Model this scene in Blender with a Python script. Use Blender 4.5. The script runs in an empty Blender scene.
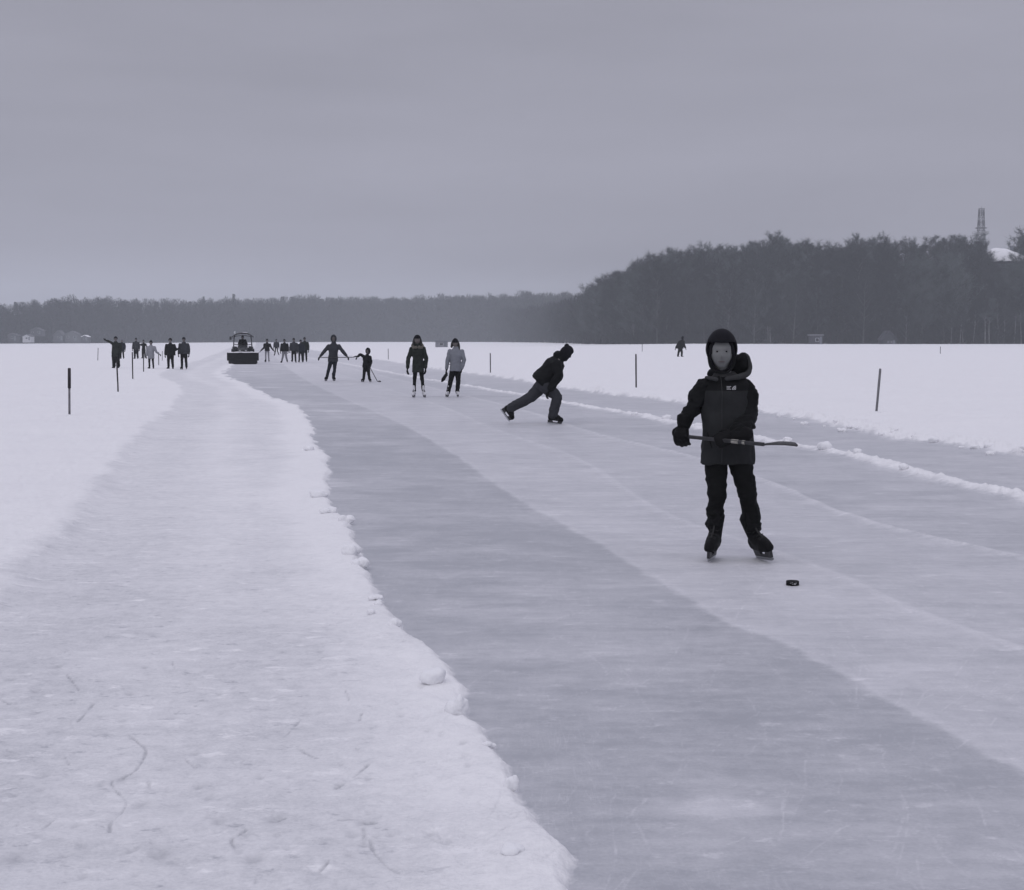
import bpy, bmesh, math, random
import numpy as np
from mathutils import Vector, Matrix, noise
random.seed(7)
SC = bpy.context.scene
COL = SC.collection
F = 1500.0; CE = 1.45; HZ = 340.5
TH = math.atan((445 - HZ) / F)
CT, ST = math.cos(TH), math.sin(TH)

# ------------------------------------------------------------------ helpers
def ray(px, py):
    cx = (px - 512) / F; cy = (445 - py) / F
    return Vector((cx, CT + cy * ST, -ST + cy * CT))
def P(px, py, Y):
    d = ray(px, py); t = Y / d.y
    return Vector((d.x * t, Y, CE + d.z * t))
def G(px, py, z=0.0):
    d = ray(px, py); t = (z - CE) / d.z
    return Vector((d.x * t, d.y * t, z))

def tag(o, label=None, cat=None, group=None, kind=None):
    if label: o['label'] = label
    if cat: o['category'] = cat
    if group: o['group'] = group
    if kind: o['kind'] = kind
    return o
def empty(name, loc, label, cat, group=None):
    o = bpy.data.objects.new(name, None); COL.objects.link(o)
    o.location = loc; o.empty_display_size = 0.2
    return tag(o, label, cat, group)
def link(name, me, mat=None, parent=None, mats=None):
    o = bpy.data.objects.new(name, me); COL.objects.link(o)
    if mats:
        me.materials.clear()
        for m in mats: me.materials.append(m)
    elif mat and not me.materials: me.materials.append(mat)
    if parent: o.parent = parent
    return o
def bm2me(bm, name='m', smooth=True, off=None):
    if off is not None:
        for v in bm.verts: v.co -= off
    me = bpy.data.meshes.new(name); bm.to_mesh(me); bm.free()
    if smooth:
        me.polygons.foreach_set('use_smooth', [True] * len(me.polygons))
    return me
def obm(name, bm, mat, parent=None, off=None, smooth=True):
    return link(name, bm2me(bm, name, smooth, off), mat, parent)

def ring_frame(t, hint=None):
    t = t.normalized()
    h = hint if hint is not None else (Vector((0, 1, 0)) if abs(t.y) < 0.9 else Vector((1, 0, 0)))
    u = h.cross(t)
    if u.length < 1e-5: u = Vector((1, 0, 0)).cross(t)
    u.normalize(); v = t.cross(u).normalized()
    return u, v
def loft(bm, rings, n=16):
    """rings: (centre, uvec, vvec)"""
    prev = None; first = None
    for c, u, v in rings:
        vs = [bm.verts.new(c + u * math.cos(2*math.pi*i/n) + v * math.sin(2*math.pi*i/n)) for i in range(n)]
        if prev:
            for i in range(n):
                bm.faces.new((prev[i], prev[(i+1) % n], vs[(i+1) % n], vs[i]))
        else: first = vs
        prev = vs
    bm.faces.new(first[::-1]); bm.faces.new(prev)
def catmull(pts, rad, sub=4):
    op, orr = [], []
    n = len(pts)
    for i in range(n - 1):
        p0 = pts[max(i-1, 0)]; p1 = pts[i]; p2 = pts[i+1]; p3 = pts[min(i+2, n-1)]
        for k in range(sub):
            t = k / sub
            q = 0.5*((2*p1) + (p2-p0)*t + (2*p0-5*p1+4*p2-p3)*t*t + (3*p1-p0-3*p2+p3)*t*t*t)
            op.append(q); orr.append(rad[i]*(1-t) + rad[i+1]*t)
    op.append(pts[-1]); orr.append(rad[-1])
    return op, orr
def tube(bm, pts, rad, n=12, flat=1.0, hint=None, sub=0, caps=True):
    pts = [Vector(p) for p in pts]
    if sub: pts, rad = catmull(pts, rad, sub)
    rings = []
    m = len(pts)
    lastu = None
    for i in range(m):
        t = (pts[min(i+1, m-1)] - pts[max(i-1, 0)])
        u, v = ring_frame(t, hint)
        if lastu is not None and u.dot(lastu) < 0: u, v = -u, -v
        lastu = u
        if caps and i == 0:
            rings.append((pts[0] - t.normalized()*rad[0]*0.6, u*rad[0]*0.55, v*rad[0]*0.55*flat))
        rings.append((pts[i], u*rad[i], v*rad[i]*flat))
        if caps and i == m-1:
            rings.append((pts[i] + t.normalized()*rad[i]*0.6, u*rad[i]*0.55, v*rad[i]*0.55*flat))
    loft(bm, rings, n)
def ellipsoid(bm, c, r, rot=None, seg=20, ring=12):
    M = Matrix.Translation(c) @ ((rot.to_4x4()) if rot else Matrix.Identity(4)) @ Matrix.Diagonal((r[0], r[1], r[2], 1))
    bmesh.ops.create_uvsphere(bm, u_segments=seg, v_segments=ring, radius=1.0, matrix=M)
def box(bm, c, s, rot=None, bev=0):
    M = Matrix.Translation(c) @ ((rot.to_4x4()) if rot else Matrix.Identity(4)) @ Matrix.Diagonal((s[0], s[1], s[2], 1))
    r = bmesh.ops.create_cube(bm, size=1.0, matrix=M)
    if bev:
        es = list({e for v in r['verts'] for e in v.link_edges})
        bmesh.ops.bevel(bm, geom=es, offset=bev, segments=2, affect='EDGES', profile=0.5)
def modeval(bm, mods):
    me = bpy.data.meshes.new('tmp'); bm.to_mesh(me); bm.free()
    o = bpy.data.objects.new('tmp', me); TMP.objects.link(o)
    for typ, kw in mods:
        m = o.modifiers.new('m', typ)
        for k, v in kw.items(): setattr(m, k, v)
    TVL.update()
    dg = bpy.context.evaluated_depsgraph_get() if TSC is None else TVL.depsgraph
    r = bpy.data.meshes.new_from_object(o.evaluated_get(dg))
    bpy.data.objects.remove(o); bpy.data.meshes.remove(me)
    r.materials.clear()
    return r
TSC = bpy.data.scenes.new('workshop'); TMP = TSC.collection; TVL = TSC.view_layers[0]
def remesh(bm, vox, smooth=4, wr=0, wf=(8, 8, 14), seed=0, off=None):
    me = modeval(bm, [('REMESH', dict(mode='VOXEL', voxel_size=vox)), ('SMOOTH', dict(factor=0.5, iterations=smooth))])
    n = len(me.vertices)
    if wr:
        nor = [v.normal.copy() for v in me.vertices]
        for i, v in enumerate(me.vertices):
            p = Vector((v.co.x*wf[0]+seed, v.co.y*wf[1], v.co.z*wf[2]))
            a = noise.noise(p) + 0.5*noise.noise(p*2.3)
            a = a - 0.8*abs(noise.noise(p*0.9 + Vector((9, 3, 1))))
            v.co += nor[i]*wr*a
    if off is not None: me.transform(Matrix.Translation(-off))
    me.polygons.foreach_set('use_smooth', [True]*len(me.polygons))
    me.update()
    return me

# ------------------------------------------------------------------ materials
def nt(m):
    m.use_nodes = True; t = m.node_tree; t.nodes.clear(); return t
MC = {}
def mat(name, col, rough=0.8, bump=0.0, bs=60, var=0.12, vs=5.0, metal=0.0, spec=None, sheen=0.0):
    if spec is None: spec = 0.12 if rough >= .65 else 0.4
    if name in MC: return MC[name]
    m = bpy.data.materials.new(name); t = nt(m); N = t.nodes; L = t.links
    out = N.new('ShaderNodeOutputMaterial'); b = N.new('ShaderNodeBsdfPrincipled')
    L.new(b.outputs[0], out.inputs[0])
    b.inputs['Roughness'].default_value = rough; b.inputs['Metallic'].default_value = metal
    b.inputs['Specular IOR Level'].default_value = spec
    if sheen: b.inputs['Sheen Weight'].default_value = sheen
    tc = N.new('ShaderNodeTexCoord'); no = N.new('ShaderNodeTexNoise'); no.inputs['Scale'].default_value = vs
    no.inputs['Detail'].default_value = 5
    L.new(tc.outputs['Object'], no.inputs['Vector'])
    mx = N.new('ShaderNodeMix'); mx.data_type = 'RGBA'
    c1 = [max(0, c*(1-var)) for c in col]; c2 = [min(1, c*(1+var)) for c in col]
    mx.inputs['A'].default_value = (*c1, 1); mx.inputs['B'].default_value = (*c2, 1)
    mr = N.new('ShaderNodeMapRange'); mr.inputs['From Min'].default_value = 0.3; mr.inputs['From Max'].default_value = 0.7
    L.new(no.outputs['Fac'], mr.inputs['Value']); L.new(mr.outputs[0], mx.inputs['Factor'])
    L.new(mx.outputs['Result'], b.inputs['Base Color'])
    if bump:
        n2 = N.new('ShaderNodeTexNoise'); n2.inputs['Scale'].default_value = bs; n2.inputs['Detail'].default_value = 4
        L.new(tc.outputs['Object'], n2.inputs['Vector'])
        bp = N.new('ShaderNodeBump'); bp.inputs['Strength'].default_value = bump; bp.inputs['Distance'].default_value = 0.01
        L.new(n2.outputs['Fac'], bp.inputs['Height']); L.new(bp.outputs[0], b.inputs['Normal'])
    MC[name] = m; return m
BLACK = mat('black_nylon', (0.0065, 0.007, 0.0075), 0.75, 0.5, 25, 0.3, 6)
PANEL = mat('charcoal_nylon', (0.021, 0.022, 0.023), 0.75, 0.5, 25, 0.2, 6)
RIM = mat('grey_trim', (0.04, 0.041, 0.042), 0.8, 0.4, 40)
TROUS = mat('black_trousers', (0.0055, 0.006, 0.006), 0.8, 0.5, 30, 0.3, 8)
KNIT = mat('dark_knit', (0.009, 0.009, 0.012), 0.9, 0.6, 180, 0.3, 30)
HELM = mat('helmet_shell', (0.007, 0.007, 0.010), 0.7, 0.05, 40, 0.2)
GLOVE = mat('black_glove', (0.006, 0.006, 0.0065), 0.7, 0.5, 60, 0.3, 20)
SKIN = mat('skin', (0.30, 0.26, 0.235), 0.6, 0.1, 80, 0.06, 12)
SHADEDSKIN = mat('shaded_skin', (0.18, 0.185, 0.183), 0.65, 0.1, 80, 0.06, 12)  # shade on the boy's face put into the skin colour: darker and greyer
FARSKIN = mat('backlit_skin', (0.15, 0.135, 0.13), 0.7, 0.1, 80, 0.06, 12)  # skin colour darkened so the skaters' faces read as backlit
LIP = mat('lips', (0.085, 0.07, 0.07), 0.5)
EYEM = mat('eye_white', (0.13, 0.13, 0.13), 0.3)
BOOT = mat('skate_boot', (0.007, 0.007, 0.008), 0.66, 0.3, 60, 0.4, 20)
WBOOT = mat('white_skate_boot', (0.62, 0.62, 0.64), 0.5, 0.1, 60)
STEEL = mat('steel', (0.45, 0.46, 0.48), 0.3, metal=0.9)
HOLDER = mat('blade_holder', (0.03, 0.03, 0.033), 0.5)
LACE = mat('lace', (0.035, 0.035, 0.035), 0.8)
HAIR = mat('dark_hair', (0.012, 0.011, 0.010), 0.6, 0.6, 90, 0.4, 40)
WOOD = mat('dark_stick', (0.03, 0.03, 0.032), 0.4, 0.1, 60, 0.4, 30)
TAPE = mat('pale_tape', (0.30, 0.29, 0.26), 0.8, 0.3, 120, 0.3, 50)
EMBLEM = mat('white_emblem', (0.42, 0.42, 0.43), 0.6)
GREY1 = mat('grey_jacket', (0.034, 0.036, 0.042), 0.8, 0.4, 30)
GREY2 = mat('light_grey_jacket', (0.19, 0.20, 0.225), 0.8, 0.4, 30)
GREY3 = mat('pale_grey_coat', (0.24, 0.245, 0.27), 0.8, 0.4, 30)
GTR = mat('grey_trousers', (0.040, 0.041, 0.047), 0.85, 0.4, 30)
LTR = mat('pale_trousers', (0.20, 0.20, 0.22), 0.85, 0.4, 30)
OLIVE = mat('olive_parka', (0.020, 0.024, 0.021), 0.85, 0.5, 30, 0.35, 8)
NAVY = mat('navy_jacket', (0.016, 0.019, 0.026), 0.8, 0.4, 30)
FUR = mat('tan_fur', (0.15, 0.14, 0.12), 0.95, 1.0, 150, 0.5, 40)
RUB = mat('rubber', (0.012, 0.012, 0.013), 0.7, 0.4, 60, 0.4, 40)
PAINTB = mat('machine_paint', (0.028, 0.030, 0.034), 0.45, 0.1, 20, 0.2)
POSTD = mat('dark_stake', (0.035, 0.032, 0.035), 0.8, 0.4, 80, 0.3, 20)
POSTL = mat('weathered_stake', (0.17, 0.165, 0.18), 0.85, 0.5, 80, 0.3, 20)
BARK = mat('bark', (0.016, 0.018, 0.017), 0.95, 0, 10, 0.3, 0.6)
TWIG = mat('twigs', (0.014, 0.017, 0.016), 1.0, 0, 10, 0.35, 0.4, spec=0.0)
CONIF = mat('conifer_needles', (0.013, 0.018, 0.014), 1.0, 0, 10, 0.3, 0.4, spec=0.0)
BIRCH = mat('pale_bark', (0.14, 0.14, 0.14), 0.9, 0, 10, 0.5, 1.0)
SNOWM = mat('settled_snow', (0.84, 0.84, 0.86), 0.85, 0.3, 12, 0.03, 2.0, spec=0.2)
WALLG = mat('grey_boards', (0.16, 0.17, 0.19), 0.85, 0.3, 20, 0.15)
WALLW = mat('pale_boards', (0.42, 0.43, 0.46), 0.85, 0.3, 20, 0.1)
GLASS = mat('window_glass', (0.02, 0.022, 0.026), 0.1)

# ------------------------------------------------------------------ numpy noise
_rs = np.random.RandomState(3); _T = _rs.rand(256, 256)
def vnoise(x, y):
    xi = np.floor(x).astype(int); yi = np.floor(y).astype(int)
    fx = x - xi; fy = y - yi
    fx = fx*fx*(3-2*fx); fy = fy*fy*(3-2*fy)
    a = _T[xi & 255, yi & 255]; b = _T[(xi+1) & 255, yi & 255]
    c = _T[xi & 255, (yi+1) & 255]; d = _T[(xi+1) & 255, (yi+1) & 255]
    return (a*(1-fx)+b*fx)*(1-fy) + (c*(1-fx)+d*fx)*fy
def fbm(x, y, o=4, g=0.5):
    s = 0; a = 1; t = 0
    for i in range(o):
        s = s + a*vnoise(x*(2**i)+17.3*i, y*(2**i)+7.7*i); t += a; a *= g
    return s/t*2-1          # -1..1
def sst(a, b, x):
    t = np.clip((x-a)/(b-a), 0, 1); return t*t*(3-2*t)

# ------------------------------------------------------------------ track layout (edges as ground curves)
def curve(pts, smooth=False):
    g = [G(px, py) for px, py in pts]
    g.sort(key=lambda p: p.y)
    inv = np.array([1.0/p.y for p in g])[::-1]; xs = np.array([p.x/p.y for p in g])[::-1]
    if smooth:
        q = np.linspace(inv[0], inv[-1], 1200); xq = np.interp(q, inv, xs); k = 90; w = np.hanning(2*k+1); w /= w.sum()
        xp = np.concatenate([2*xq[0]-xq[k:0:-1], xq, 2*xq[-1]-xq[-2:-k-2:-1]]); xs = np.convolve(xp, w, 'valid'); inv = q
    def f(Y):
        return np.interp(1.0/np.maximum(Y, 0.4), inv, xs)*Y
    return f
C0 = curve([(-330, 890), (-120, 700), (0, 600), (50, 552), (82, 510), (104, 482), (128, 455), (150, 432), (172, 412), (186, 396), (184, 388), (170, 381), (160, 376.5), (172, 370), (200, 361), (222, 352), (235, 346)])
C1 = curve([(590, 910), (577, 890), (570, 861), (544, 828), (528, 797), (516, 780), (505, 763), (489, 730), (474, 717), (470, 700), (463, 685), (447, 665), (430, 649), (411, 636), (398, 617), (384, 598), (370, 579), (363, 557), (355, 535), (342, 519), (327, 499), (329, 478), (329, 460), (317, 445), (311, 428), (303, 415.5), (296, 406), (273, 397), (251, 387), (232, 379), (226, 374), (230, 367), (240, 360), (250, 352), (256, 346)])
C2 = curve([(1200, 850), (1024, 775), (999, 762), (963, 738), (912, 714), (872, 691), (829, 665), (790, 643), (754, 635.5), (715, 616), (691, 600), (655, 578), (618, 556), (593, 539), (568, 525), (537, 512), (509, 496), (488, 478), (463, 458), (434, 441), (414, 431), (386, 412), (340, 400), (318, 389), (300, 378), (285, 368), (276, 360), (268, 350)], smooth=True)
C2b = curve([(1200, 690), (1024, 650), (902, 606), (839, 574), (760, 546), (700, 528), (656, 511), (621, 486), (586, 461), (551, 445.6), (509, 437), (488, 428), (456, 410), (420, 398), (380, 387), (330, 372), (300, 362), (276, 350)], smooth=True)
C3 = curve([(1200, 605), (1024, 558), (969, 546), (921, 536), (858, 520), (826, 508), (788, 489), (760, 479), (700, 458), (639, 444), (586, 433), (544, 416), (500, 403), (450, 393), (400, 380), (340, 366), (310, 358), (280, 350)], smooth=True)
C4 = curve([(1200, 550), (1024, 498), (985, 490), (937, 479), (890, 466.5), (858, 457), (826, 451), (795, 446), (754, 438), (700, 429), (667, 422), (644, 416), (620, 412.6), (592, 408), (571, 404), (527, 396), (495, 391), (466, 386), (417, 378), (376, 370), (330, 361), (290, 355), (270, 348)])
C5 = curve([(1200, 487), (1024, 457), (985, 452), (937, 444), (890, 440), (842, 430), (811, 422), (763, 414), (700, 407), (656, 401), (609, 396), (562, 389), (515, 381), (480, 376), (430, 369), (390, 362), (340, 355), (290, 347)])

s_in = np.arange(-0.36, 0.3601, 0.00110)
s_out = np.array([0.37, 0.385, 0.41, 0.45, 0.5, 0.58, 0.7, 0.85])
s_all = np.concatenate([-s_out[::-1], s_in, s_out])
ys = np.concatenate([np.arange(900, 420, -1.3), np.arange(420, 352, -0.6), np.arange(352, 344.6, -0.22)])
rowsY = np.array([G(512, y).y for y in ys])
rowsY = np.concatenate([[-1600, -300, -60, -15, -4, 0, 1.5, 2.5, 3.2, 3.6], rowsY, np.geomspace(rowsY[-1]*1.03, 1600, 22)])
qs = [120, 500, 1600]
NR, NCm = len(rowsY), len(s_all)
Yg = np.repeat(rowsY[:, None], NCm + 6, 1)
W = np.maximum(rowsY, 3.6)[:, None]
Xm = W*s_all[None, :]
edge = np.abs(Xm[:, -1:])
outr = np.concatenate([np.maximum(q, edge*(1.03+0.05*i)) for i, q in enumerate(qs)], 1)
Xg = np.concatenate([-outr[:, ::-1], Xm, outr], 1)
NC = NCm + 6
def warp(c, Y, a, f, seed):
    return c + a*fbm(Y*f + seed, Y*0 + seed*1.7, 5, 0.6)
YY = np.maximum(Yg, 1.0)
e0 = warp(C0(YY), YY, 0.12, 0.7, 3); d0 = Xg - e0 + 0.10*fbm(Xg*3, Yg*3, 3)
e1 = warp(C1(YY), YY, 0.045 + 0.0045*np.clip(YY-8, 0, 60), 2.2, 11) + 0.006*np.clip(YY-10, 0, 60)*fbm(YY*0.45, YY*0+5, 3); d1 = Xg - e1 + 0.030*fbm(Xg*9, Yg*7, 4, 0.6)
d2 = Xg - C2(YY) + 0.05*fbm(Xg*6+4, Yg*4, 4, .65)
d2b = Xg - C2b(YY) + 0.05*fbm(Xg*3+8, Yg*2, 3)
d3 = Xg - C3(YY) + 0.03*fbm(Xg*4+1, Yg*3, 3)
d4 = Xg - C4(YY) + 0.09*fbm(Xg*3+5, Yg*2.2, 4)
d5 = Xg - C5(YY) + 0.22*fbm(Xg*1.3+2, Yg*1.3, 4)
big = fbm(Xg*0.02, Yg*0.02, 3); med = fbm(Xg*0.35, Yg*0.35, 4); sml = fbm(Xg*5, Yg*5, 4, 0.6); tiny = fbm(Xg*18, Yg*18, 3, 0.6)
near = np.clip(14.0/np.maximum(YY, 1), 0, 1)
# distant shore rises a little
far = 0.5*sst(250, 850, Yg)*sst(-0.36, -0.1, Xg/YY) + 0.5*sst(200, 370, Yg)*sst(0.0, 0.12, Xg/YY)
L0 = sst(0.28, -0.18, d0 + 0.10*fbm(Xg*2.2, Yg*2.2, 4, .65))
rip = fbm(Xg*.8+31, Yg*.8, 5, .6)
zfieldL = 0.02 + 0.03*rip*L0 + 0.045*L0 + 0.015*med*L0 + 0.012*sml*L0 + 0.035*sst(0.3, -0.25, d0)*np.clip(fbm(Xg*3.1, Yg*3.1, 5, .65)+0.15, 0, 1)
crust = sst(0.0, -0.05, d1)
zpath = crust*(0.018 + 0.014*np.exp(-((d1+0.10)/0.12)**2)*(1+0.9*fbm(Xg*6, Yg*6, 3)) + 0.010*sst(-0.6, -0.1, d1)*(0.6+fbm(Xg*1.2, Yg*1.2, 3)) + 0.006*sml + 0.004*tiny + 0.005*fbm(Xg*2.1, Yg*2.8, 3))
ridge = np.exp(-(d4/0.15)**2)*(0.046 + 0.045*fbm(Xg*4, Yg*4, 4, 0.6) + 0.04*fbm(Xg*11, Yg*11, 3, 0.7)); ridge = np.maximum(ridge, 0)
ridge3 = np.exp(-(d3/0.045)**2)*(0.020 + 0.008*sml) + np.exp(-((Xg-C2b(YY))/0.04)**2)*0.007*(1+sml)
lump = np.clip(fbm(Xg*3.4, Yg*3.4, 5, 0.7)+0.12, 0, 1)
L5 = sst(0.0, 0.5, d5)
zfieldR = L5*(0.06 + 0.032*rip + 0.035*med + 0.024*sml + 0.012*fbm(Xg*1.4+9, Yg*1.4, 3)) + np.exp(-((d5-0.35)/0.5)**2)*0.16*lump*(d5 > -0.1)*sst(0, .2, d5)
zice = 0.0008*sml + 0.001*tiny*near
# skate grooves, cracks and scuffs on the trodden path
groove = np.zeros_like(Xg)
def seg_dist(X, Y, a, b):
    ax, ay, bx, by = a.x, a.y, b.x, b.y
    dx, dy = bx-ax, by-ay; t = np.clip(((X-ax)*dx+(Y-ay)*dy)/(dx*dx+dy*dy+1e-9), 0, 1)
    return np.hypot(X-ax-t*dx, Y-ay-t*dy)
def c4(x, y): return (x/3.069, 600+y/3.069)
def c5(x, y): return (300+x/3.069, 600+y/3.069)
lines = [[c4(*p) for p in l] for l in [
    [(390, 425), (430, 455), (448, 478), (430, 520), (400, 550), (345, 570), (355, 600), (388, 635), (370, 675), (340, 700), (337, 730)],
    [(0, 315), (25, 330), (55, 330)], [(20, 475), (60, 490), (112, 500)], [(0, 498), (60, 502)], [(540, 362), (570, 345), (602, 338)],
    [(240, 390), (262, 365), (290, 330)], [(205, 240), (225, 265), (242, 290)], [(870, 435), (895, 410), (922, 380)], [(915, 470), (960, 495), (990, 500)],
    [(722, 780), (712, 750), (755, 725)], [(455, 570), (460, 590), (475, 602)], [(200, 495), (212, 520)], [(155, 190), (212, 165)], [(530, 200), (535, 225)],
    [(130, 720), (170, 690)], [(570, 505), (600, 530)], [(785, 870), (785, 890)], [(820, 695), (875, 688)], [(345, 565), (395, 563)]]]
lines += [[c5(*p) for p in l] for l in [[(120, 693), (180, 695), (232, 700)], [(195, 720), (198, 762)], [(215, 755), (225, 790), (260, 835), (310, 865)], [(60, 860), (92, 820)],
    [(140, 290), (150, 320)], [(0, 470), (30, 490), (60, 492)], [(105, 592), (135, 580)], [(165, 560), (210, 520)], [(180, 385), (190, 360)]]]
rr = random.Random(5)
for k in range(150):      # fine random skate scratches on path and ice
    px = rr.uniform(-60, 1040) if k < 46 else rr.uniform(420, 1080); py = 560 + 330*rr.random()**0.8
    l = [(px, py)]; a = rr.uniform(0, 6.3)
    ex = 1 if k < 46 else 2.6
    for j in range(rr.randint(4, 9)):
        a += rr.uniform(-.5, .5)/ex; l.append((l[-1][0]+math.cos(a)*rr.uniform(4, 8)*ex, l[-1][1]+math.sin(a)*rr.uniform(2, 4)*ex))
    lines.append(l)
nb = len(lines) - 150
rsel = np.where((rowsY > 3.3) & (rowsY < 14))[0]; r0, r1 = rsel[0], rsel[-1]+1
Xs, Ys_ = Xg[r0:r1], Yg[r0:r1]
for li, l in enumerate(lines):
    pts = catmull([G(x, y) for x, y in l], [0]*len(l), 3)[0]
    for a, b in zip(pts[:-1], pts[1:]):
        x0, x1 = min(a.x, b.x)-.06, max(a.x, b.x)+.06; y0, y1 = min(a.y, b.y)-.06, max(a.y, b.y)+.06
        m = (Xs > x0) & (Xs < x1) & (Ys_ > y0) & (Ys_ < y1)
        if not m.any(): continue
        w = 0.0034 if li < nb else 0.0022
        dd = seg_dist(Xs[m], Ys_[m], a, b) + 0.006*fbm(Xs[m]*22, Ys_[m]*22, 3)
        g = np.exp(-(np.abs(dd)/w)**2)*(1.0 if li < nb else 0.4)*np.clip(.75+.7*fbm(Xs[m]*14+li, Ys_[m]*14, 2), 0.1, 1)
        sub = groove[r0:r1]; sub[m] = np.maximum(sub[m], g)
spots = [c4(*p) + (r,) for p, r in [((400, 297), .02), ((435, 640), .026), ((670, 695), .02), ((850, 690), .022), ((780, 810), .026), ((370, 565), .02), ((130, 550), .024),
    ((175, 215), .022), ((600, 485), .014), ((40, 810), .035), ((610, 590), .018), ((110, 290), .018), ((675, 300), .012), ((35, 255), .02), ((490, 797), .03), ((110, 360), .02), ((290, 333), .012), ((470, 762), .012)]]
spots += [c5(*p) + (r,) for p, r in [((205, 700), .024), ((120, 585), .014), ((400, 740), .014), ((500, 468), .014), ((575, 465), .016)]]
for k in range(230):
    spots.append((rr.uniform(-50, 470), 450+rr.random()**.8*440, rr.uniform(.005, .015)))
dent = np.zeros_like(Xg)
for x, y, r in spots:
    c = G(x, y)
    rs = np.where(np.abs(rowsY-c.y) < r*4)[0]
    if len(rs) == 0: continue
    a, b = rs[0], rs[-1]+1
    dd = np.hypot(Xg[a:b]-c.x, (Yg[a:b]-c.y)*0.6) + 0.4*r*fbm(Xg[a:b]*30, Yg[a:b]*30, 2)
    dent[a:b] = np.maximum(dent[a:b], np.exp(-(dd/r)**2)*min(1, r/.018))
onpath = (d0 > -0.2) & (d1 < -0.02)
groove_p = np.where(onpath, groove, 0)
Z = np.where(d0 < 0.3, np.maximum(zfieldL*sst(0.3, -0.05, d0) + zpath*sst(-0.1, 0.3, d0), 0), np.where(d1 < 0, zpath, zice))
Z = Z + ridge + ridge3 + np.where(d5 > 0, zfieldR, 0) - 0.006*groove_p*near - 0.009*dent*onpath + far*1.0
Z = Z + np.where((Yg > 60), 0.10*big*sst(60, 200, Yg)*(np.maximum(L0, L5)), 0)
# colour attributes
snow = np.maximum(np.maximum(L0*1.0, sst(0.02, 0.22, d5)), np.exp(-(d4/0.17)**4)*0.98)
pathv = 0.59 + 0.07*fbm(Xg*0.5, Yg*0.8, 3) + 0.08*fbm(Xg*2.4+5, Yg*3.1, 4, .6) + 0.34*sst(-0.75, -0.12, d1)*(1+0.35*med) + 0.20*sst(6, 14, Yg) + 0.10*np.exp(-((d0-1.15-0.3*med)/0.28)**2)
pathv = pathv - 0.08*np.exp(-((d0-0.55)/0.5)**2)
snow = np.where(d1 < 0, np.maximum(snow, np.clip(pathv, 0, 1)*sst(-0.0, -0.02, d1)), snow)
st = fbm(Xg*0.55+3, Yg*0.9, 5, 0.6); st2 = fbm(Xg*2.2, Yg*3.5, 4, 0.6)
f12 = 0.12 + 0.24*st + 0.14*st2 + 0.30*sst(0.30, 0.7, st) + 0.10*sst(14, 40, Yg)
f23 = 0.41 + 0.12*st + 0.10*st2
f2b = 0.35 + 0.10*st + 0.05*st2
f34 = 0.25 + 0.18*st + 0.12*st2
f45 = 0.30 + 0.12*st + 0.05*st2
fr = f12*sst(.03, -.03, d2) + f23*sst(-.03, .03, d2)*sst(.05, -.05, d2b) + f2b*sst(-.05, .05, d2b)*sst(.05, -.05, d3) + f34*sst(-.04, .05, d3)*sst(.3, .0, d4) + f45*sst(.0, .3, d4)
fr = fr + 0.28*np.exp(-(d3/0.04)**2) + 0.14*np.exp(-((Xg-C2b(YY))/0.035)**2) + 0.10*np.exp(-(d2/0.035)**2)*(1+st2)
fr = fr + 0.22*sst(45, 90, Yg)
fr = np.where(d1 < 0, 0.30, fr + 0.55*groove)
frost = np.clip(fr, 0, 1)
groove_c = np.clip(groove_p*(0.8) + 0.55*dent*onpath, 0, 1)

verts = np.stack([Xg, Yg, Z], -1).reshape(-1, 3)
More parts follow.
